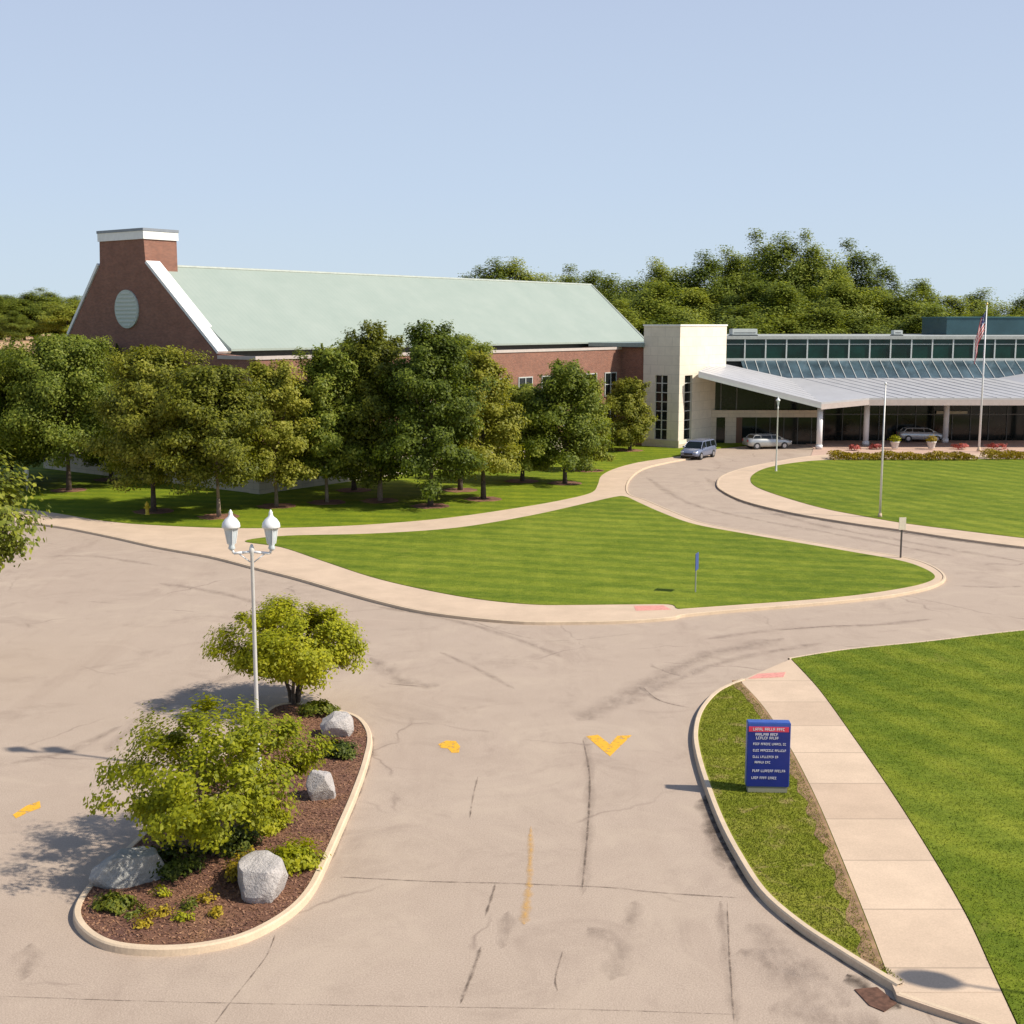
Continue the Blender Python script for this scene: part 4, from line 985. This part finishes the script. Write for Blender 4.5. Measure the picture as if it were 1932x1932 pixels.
for f0, hh, xa, xb, ar in ((.80, .07, -hw + .2, hw - .32, False), (.745, .07, -hw + .22, hw - .34, False), (.655, .06, -hw + .15, hw - .12, True), (.555, .06, -hw + .15, hw - .12, True), (.455, .06, -hw + .15, hw - .3, True), (.37, .06, -hw + .2, hw - .5, False), (.235, .065, -hw + .15, hw - .1, True), (.125, .065, -hw + .13, hw - .32, True)):
    b = MB(); text_line(b, .16 + H_ * f0, hh, xa, xb, ar); b.build('lettering', wm, t)

# ------------------------------------------------------------------ boulders
def m_rock(name, c):
    m, nt, b = new_mat(name); v = coord(nt); n1 = noise(nt, v, 2.2, 6, .7, .6); n2 = noise(nt, v, 16, 4, .7)
    cc = ramp(nt, n1, [(.3, tuple(x * .66 for x in c)), (.55, c), (.75, tuple(min(1, x * 1.2) for x in c))])
    nt.links.new(mix(nt, .3, cc, ramp(nt, n2, [(.3, tuple(x * .5 for x in c)), (.7, tuple(min(1, x * 1.3) for x in c))])), b.inputs['Base Color']); b.inputs['Roughness'].default_value = .9
    bump(nt, b, n2, 1.0, .06); return m
RK = m_rock('pale boulder', (.50, .46, .43)); RK2 = m_rock('grey boulder', (.42, .41, .38))
def boulder(u, v, sx, sy, sz, seed, label, mat, rz=0, flat=None):
    rg = random.Random(seed); b = MB(); bmesh.ops.create_icosphere(b.bm, subdivisions=4, radius=1)
    planes = []
    for k in range(13):
        d = Vector((rg.gauss(0, 1), rg.gauss(0, 1), rg.gauss(0, .8))).normalized(); planes.append((d, rg.uniform(.62, .86)))
    planes.append((Vector((.1, -.1, 1)).normalized(), .72))
    for vt in b.bm.verts:
        p = vt.co.copy()
        for d, o in planes:
            q = p.dot(d)
            if q > o: p -= d * (q - o) * .93
        p *= 1 + .025 * math.sin(9 * p.x + seed) * math.cos(8 * p.y + 5 * p.z)
        vt.co = Vector((p.x * sx, p.y * sy, (p.z + .55) * sz))
    o = b.build('boulder', mat, None, False); g = G(u, v, .12); o.location = (g.x, g.y + sy * .6, .1); o.rotation_euler = (0, 0, rz)
    return tag(o, label, 'boulder', 'boulders on the mulched island')
boulder(492, 1700, .66, .6, .66, 5, 'large pale angular boulder at the near right curve of the island', RK, .5)
boulder(236, 1672, .92, .6, .52, 9, 'broad grey boulder in tree shade at the left side of the island', RK2, .2)
boulder(606, 1512, .42, .42, .55, 14, 'upright pale boulder half way along the right kerb of the island', RK, 1.1)
boulder(632, 1392, .52, .45, .52, 21, 'blocky pale boulder at the back right tip of the island', RK, .2)

# ------------------------------------------------------------------ shrubs, hedge, flowers
def shrub(u, v, r, h, mat, seed, label, name='shrub', group=None, leaf=.05, n=26, per=90, cat='shrub'):
    rg = np.random.default_rng(seed); P = []
    for k in range(n):
        a = rg.random() * 6.28; q = r * rg.random() ** .5; z = h * (.2 + .75 * rg.random() * (1 - .5 * (q / r) ** 2))
        P.append(np.array([q * math.cos(a), q * math.sin(a), z]) + rg.normal(size=(per, 3)) * np.array([.13 * r + .03, .13 * r + .03, .11 * h + .02]))
    P = np.concatenate(P); P = P[P[:, 2] > .01]
    g = G(u, v, .13); t = empty(name, g, 0, label, cat, group)
    link('foliage', leaf_mesh('foliage', P, leaf, seed, .4, np.array([0, 0, 0.])), mat, t)
    b = MB()
    for k in range(7):
        a = rg.random() * 6.28; b.tube((0, 0, -.02), (r * .6 * math.cos(a), r * .6 * math.sin(a), h * .75), .012, .005, 5)
    b.build('stem', M['bark'], t); return t
shrub(640, 1425, .42, .4, M['leafS'], 41, 'green shrub just below the back right boulder of the island')
shrub(555, 1630, .62, .42, M['leafC'], 44, 'wide low yellow green shrub behind the large pale boulder')
shrub(470, 1655, .42, .5, M['leafY'], 45, 'tawny ornamental grass clump left of the large pale boulder')
shrub(330, 1640, .6, .5, M['leafS'], 46, 'dark green shrub behind the broad grey boulder under the spreading tree')
shrub(430, 1600, .6, .6, M['leafS'], 47, 'green shrub under the spreading tree near its trunk')
shrub(215, 1712, .32, .25, M['leafS'], 49, 'small green plant at the near foot of the broad grey boulder', n=14)
shrub(500, 1560, .5, .5, M['leafC'], 62, 'bright green shrub in the middle of the island bed')
for k, (u, v, s, mt) in enumerate(((250, 1725, .22, 'leafS'), (300, 1722, .24, 'leafY'), (345, 1735, .2, 'leafC'), (385, 1700, .24, 'leafY'), (300, 1690, .22, 'leafC'), (270, 1745, .18, 'leafY'), (360, 1712, .18, 'leafS'), (410, 1725, .16, 'leafY'))):
    shrub(u, v, s, .18, M[mt], 50 + k, 'small green or yellow bedding plant in the brown mulch by the near kerb', 'bedding_plant', 'bedding plants at the near end of the island', .035, 8, 26, 'plant')
shrub(600, 1348, .5, .35, M['leafS'], 60, 'low olive shrub at the back end of the island by the blocky boulder')
# golden hedge
def hedge(u0, v0, u1, v1, dep, h, mat, seed, label):
    a, c = G(u0, v0, .13), G(u1, v1, .13); rg = np.random.default_rng(seed); Ln = (c - a).length; n = int(Ln * 420)
    tt = rg.random(n); lump = .75 + .25 * np.sin(tt * Ln * 2.1) * np.sin(tt * Ln * .77 + 1)
    P = np.stack([a.x + (c.x - a.x) * tt, a.y + (c.y - a.y) * tt + rg.random(n) * dep, rg.random(n) ** .6 * h * lump], 1) - np.array([a.x, a.y, 0])
    o = empty('hedge', (a.x, a.y, .13), 0, label, 'hedge')
    link('foliage', leaf_mesh('foliage', P, .10, seed, .5), mat, o)
    b = MB(); dv = c - a
    for k in range(int(Ln / .8)): b.tube((dv.x * k * .8 / Ln, dv.y * k * .8 / Ln + dep / 2, -.02), (dv.x * k * .8 / Ln, dv.y * k * .8 / Ln + dep / 2, h * .6), .02, .01, 5)
    b.build('stem', M['bark'], o)
hedge(1572, 869, 1845, 870, 2.4, .75, M['leafY'], 80, 'low golden hedge along the far edge of the round lawn, left of the flagpole')
hedge(1868, 869, 2050, 866, 2.8, .85, M['leafY'], 81, 'low golden hedge right of the flagpole at the right edge')
for k, (u, v, rr_, mt, lb) in enumerate(((1612, 848, .5, 'leafR', 'red flowering plant beside the leftmost white column bay'), (1650, 846, .6, 'leafR', 'red flowering plant right of the second white column'), (1815, 846, .8, 'leafR', 'red flowering plant left of the flagpole'), (1880, 846, .9, 'leafR', 'red flowering plant right of the flagpole'))):
    shrub(u, v, rr_, .5, M[mt], 90 + k, lb, 'flowering_plant', 'red flowers along the entrance plaza', .09, 16, 30, 'plant')
def planter(u, v, lab, mat):
    g = G(u, v, .126); t = empty('planter', g, 0, lab, 'planter', 'planters on the entrance plaza')
    b = MB(); b.lathe([(.28, 0), (.3, .05), (.42, .55), (.47, .6), (.47, .68), (.38, .68)], (0, 0, 0), 16); b.build('pot', plain('pale pot', (.6, .55, .5), .7), t, True)
    rg = np.random.default_rng(int(u)); P = rg.normal(size=(500, 3)) * np.array([.24, .24, .16]) + np.array([0, 0, .9]); link('foliage', leaf_mesh('foliage', P, .08, int(u)), mat, t)
planter(1688, 846, 'pale pot with yellow green plants between the second and third columns', M['leafC'])
planter(1757, 846, 'pale pot with orange flowers just left of the third column', M['leafY'])

# ------------------------------------------------------------------ cars
def car(loc, rz, paint_c, label, seed=0, suv=True):
    t = empty('parked_car' if seed else 'car', loc, rz, label, 'car'); pm = plain('car paint %d' % seed, paint_c, .25, .5, .03); gm = M['dglass']; bk = plain('black trim', (.02, .02, .02), .6)
    L, Wd = 4.6, 1.84                      # x forward
    b = MB(); st = [(-2.3, .45, .92, .74), (-2.25, .38, 1.02, .84), (-1.9, .30, 1.08, .91), (-1.0, .26, 1.08, .92), (0, .25, 1.05, .92), (.9, .26, 1.03, .92), (1.3, .28, 1.0, .91), (1.9, .32, .88, .87), (2.2, .36, .76, .78), (2.3, .42, .66, .68)]
    rows = []
    for x, zl, zt_, hw_ in st:
        sec = [(hw_ * .94, zl), (hw_, zl + .16), (hw_, zl + (zt_ - zl) * .62), (hw_ * .93, zt_ - .04), (hw_ * .78, zt_), (-hw_ * .78, zt_), (-hw_ * .93, zt_ - .04), (-hw_, zl + (zt_ - zl) * .62), (-hw_, zl + .16), (-hw_ * .94, zl)]
        rows.append([b.bm.verts.new((x, y, z)) for y, z in sec])
    for a, c in zip(rows, rows[1:]):
        for k in range(10): b.bm.faces.new((a[k], a[(k + 1) % 10], c[(k + 1) % 10], c[k]))
    b.bm.faces.new(rows[0]); b.bm.faces.new(rows[-1][::-1])
    body = b.build('body', pm, t, True)
    # greenhouse
    def loft(sts, name, mat, par):
        b = MB(); rows = []
        for x, z, hw_ in sts: rows.append([b.bm.verts.new((x[0], hw_, z)), b.bm.verts.new((x[1], hw_, z)), b.bm.verts.new((x[1], -hw_, z)), b.bm.verts.new((x[0], -hw_, z))])
        for a, c in zip(rows, rows[1:]):
            for k in range(4): b.bm.faces.new((a[k], a[(k + 1) % 4], c[(k + 1) % 4], c[k]))
        b.bm.faces.new(rows[0][::-1]); b.bm.faces.new(rows[-1]); return b.build(name, mat, par)
    tz = 1.62 if suv else 1.42; rb = -2.05 if suv else -1.6
    loft([((-2.2 if suv else -1.9, 1.35), 1.0, .84), ((rb, .62), tz - .08, .70)], 'windows', gm, t)
    loft([((rb - .02, .66), tz - .09, .72), ((rb + .12, .5), tz, .62)], 'roof', pm, t)
    b = MB()
    for sy in (-1, 1):
        for (xa, xb_) in ((1.36, .66), (.15, .1), (-1.0, -1.0), (-2.2 if suv else -1.9, rb)): b.tube((xa, sy * .845, 1.0), (xb_, sy * .715, tz - .08), .035, .03, 6)
    b.build('pillar', pm, t)
    for sx in (-1.42, 1.42):
        for sy in (-1, 1):
            b = MB(); b.tube((sx, sy * .70, .34), (sx, sy * .94, .34), .34, .34, 22); wl_ = b.build('wheel', bk, t)
            b = MB(); b.tube((sx, sy * .90, .34), (sx, sy * .955, .34), .21, .19, 14); b.build('rim', plain('alloy', (.5, .5, .52), .35, .8), wl_)
    for sy in (-1, 1):
        b = MB(); b.box(2.1, 2.27, sy * .60 - .15, sy * .60 + .15, .64, .77, .03); b.build('headlight', plain('headlight', (.75, .78, .8), .1), t)
        b = MB(); b.box(-2.31, -2.2, sy * .62 - .14, sy * .62 + .14, .72, .95, .02); b.build('tail_light', plain('tail light', (.4, .02, .02), .3), t)
        b = MB(); b.box(.95, 1.12, sy * .98 - .1, sy * .98 + .1, 1.0, 1.13, .03); b.build('mirror', pm, t)
    b = MB(); b.box(2.2, 2.32, -.42, .42, .46, .64, .02); b.box(2.18, 2.31, -.6, .6, .3, .42, .02); b.build('grille', bk, t)
    return t
g = G(1317, 864); car((g.x, g.y, 0), math.atan2(-.86, -.52), (.22, .25, .34), 'silver blue sport utility car driving out from the entrance towards the camera', 0)
g = G(1447, 846); car((g.x, g.y, 0), R(12), (.42, .43, .42), 'pale grey car parked in the canopy shade by the left lamp post', 1, False)
g = G(1742, 836); car((g.x, g.y + 1.0, .1), R(-4), (.50, .53, .55), 'silver car parked under the canopy left of the third column', 2, False)

# ------------------------------------------------------------------ grass blades on the nearer lawns (ground cover)
def inside(P, poly):
    x, y = P[:, 0], P[:, 1]; r = np.zeros(len(P), bool); n = len(poly)
    for i in range(n):
        a, c = poly[i], poly[(i + 1) % n]
        if a.y == c.y: continue
        hit = ((a.y > y) != (c.y > y)) & (x < (c.x - a.x) * (y - a.y) / (c.y - a.y) + a.x); r ^= hit
    return r
def blades(name, poly, n, hmin, hmax, wd, mat, seed, ymax=60, z=.14):
    rg = np.random.default_rng(seed); xs = [p.x for p in poly]; ys = [p.y for p in poly]
    P = np.stack([rg.uniform(min(xs), min(max(xs), 32), n), rg.uniform(min(ys), min(max(ys), ymax), n)], 1); P = P[inside(P, poly)]; n = len(P)
    a = rg.uniform(0, 6.28, n); h = rg.uniform(hmin, hmax, n); t = np.stack([np.cos(a), np.sin(a)], 1) * wd; ln = rg.normal(size=(n, 2)) * .4 * h[:, None]
    v = np.empty((n, 3, 3)); v[:, 0, :2] = P - t; v[:, 1, :2] = P + t; v[:, 2, :2] = P + ln; v[:, 0, 2] = z; v[:, 1, 2] = z; v[:, 2, 2] = z + h
    me = bpy.data.meshes.new(name); me.vertices.add(3 * n); me.vertices.foreach_set('co', v.reshape(-1).astype(np.float32)); me.loops.add(3 * n); me.loops.foreach_set('vertex_index', np.arange(3 * n, dtype=np.int32))
    me.polygons.add(n); me.polygons.foreach_set('loop_start', np.arange(0, 3 * n, 3, dtype=np.int32)); me.polygons.foreach_set('loop_total', np.full(n, 3, dtype=np.int32)); me.update(); me.validate()
    o = link(name, me, mat); tag(o, 'short green grass growing on the nearer lawns', 'grass', None, 'stuff')
GB = None and m_leaf('blade', (.15, .18, .008), (.26, .29, .014), (.40, .39, .035), .35)
strip_poly = [p + Vector((.10, .04, 0)) for p in KOi] + [p - Vector((.1, 0, 0)) for p in resamp(smooth(gpts(wl[:8]), False, 5), 50)[::-1] if p.y > G(1660, 1830).y]
blades('grass', BR, 500000, .015, .035, .012, M['grass2'], 5, 70, .143); blades('grass', strip_poly, 70000, .015, .045, .012, M['grassr'], 6, 44, .138)

rg = np.random.default_rng(12); xs = [p.x for p in MULCHPOLY]; ys = [p.y for p in MULCHPOLY]
P = np.stack([rg.uniform(min(xs), max(xs), 30000), rg.uniform(min(ys), max(ys), 30000)], 1); P = P[inside(P, MULCHPOLY)]
P = np.concatenate([P, rg.uniform(.132, .15, (len(P), 1))], 1)
ch = link('mulch', leaf_mesh('mulch', P, .032, 3, 1.6), m_leaf('wood chip', (.055, .028, .020), (.15, .072, .046), (.30, .16, .09), .02)); tag(ch, 'loose brown wood chip mulch covering the island bed', 'mulch', None, 'stuff')
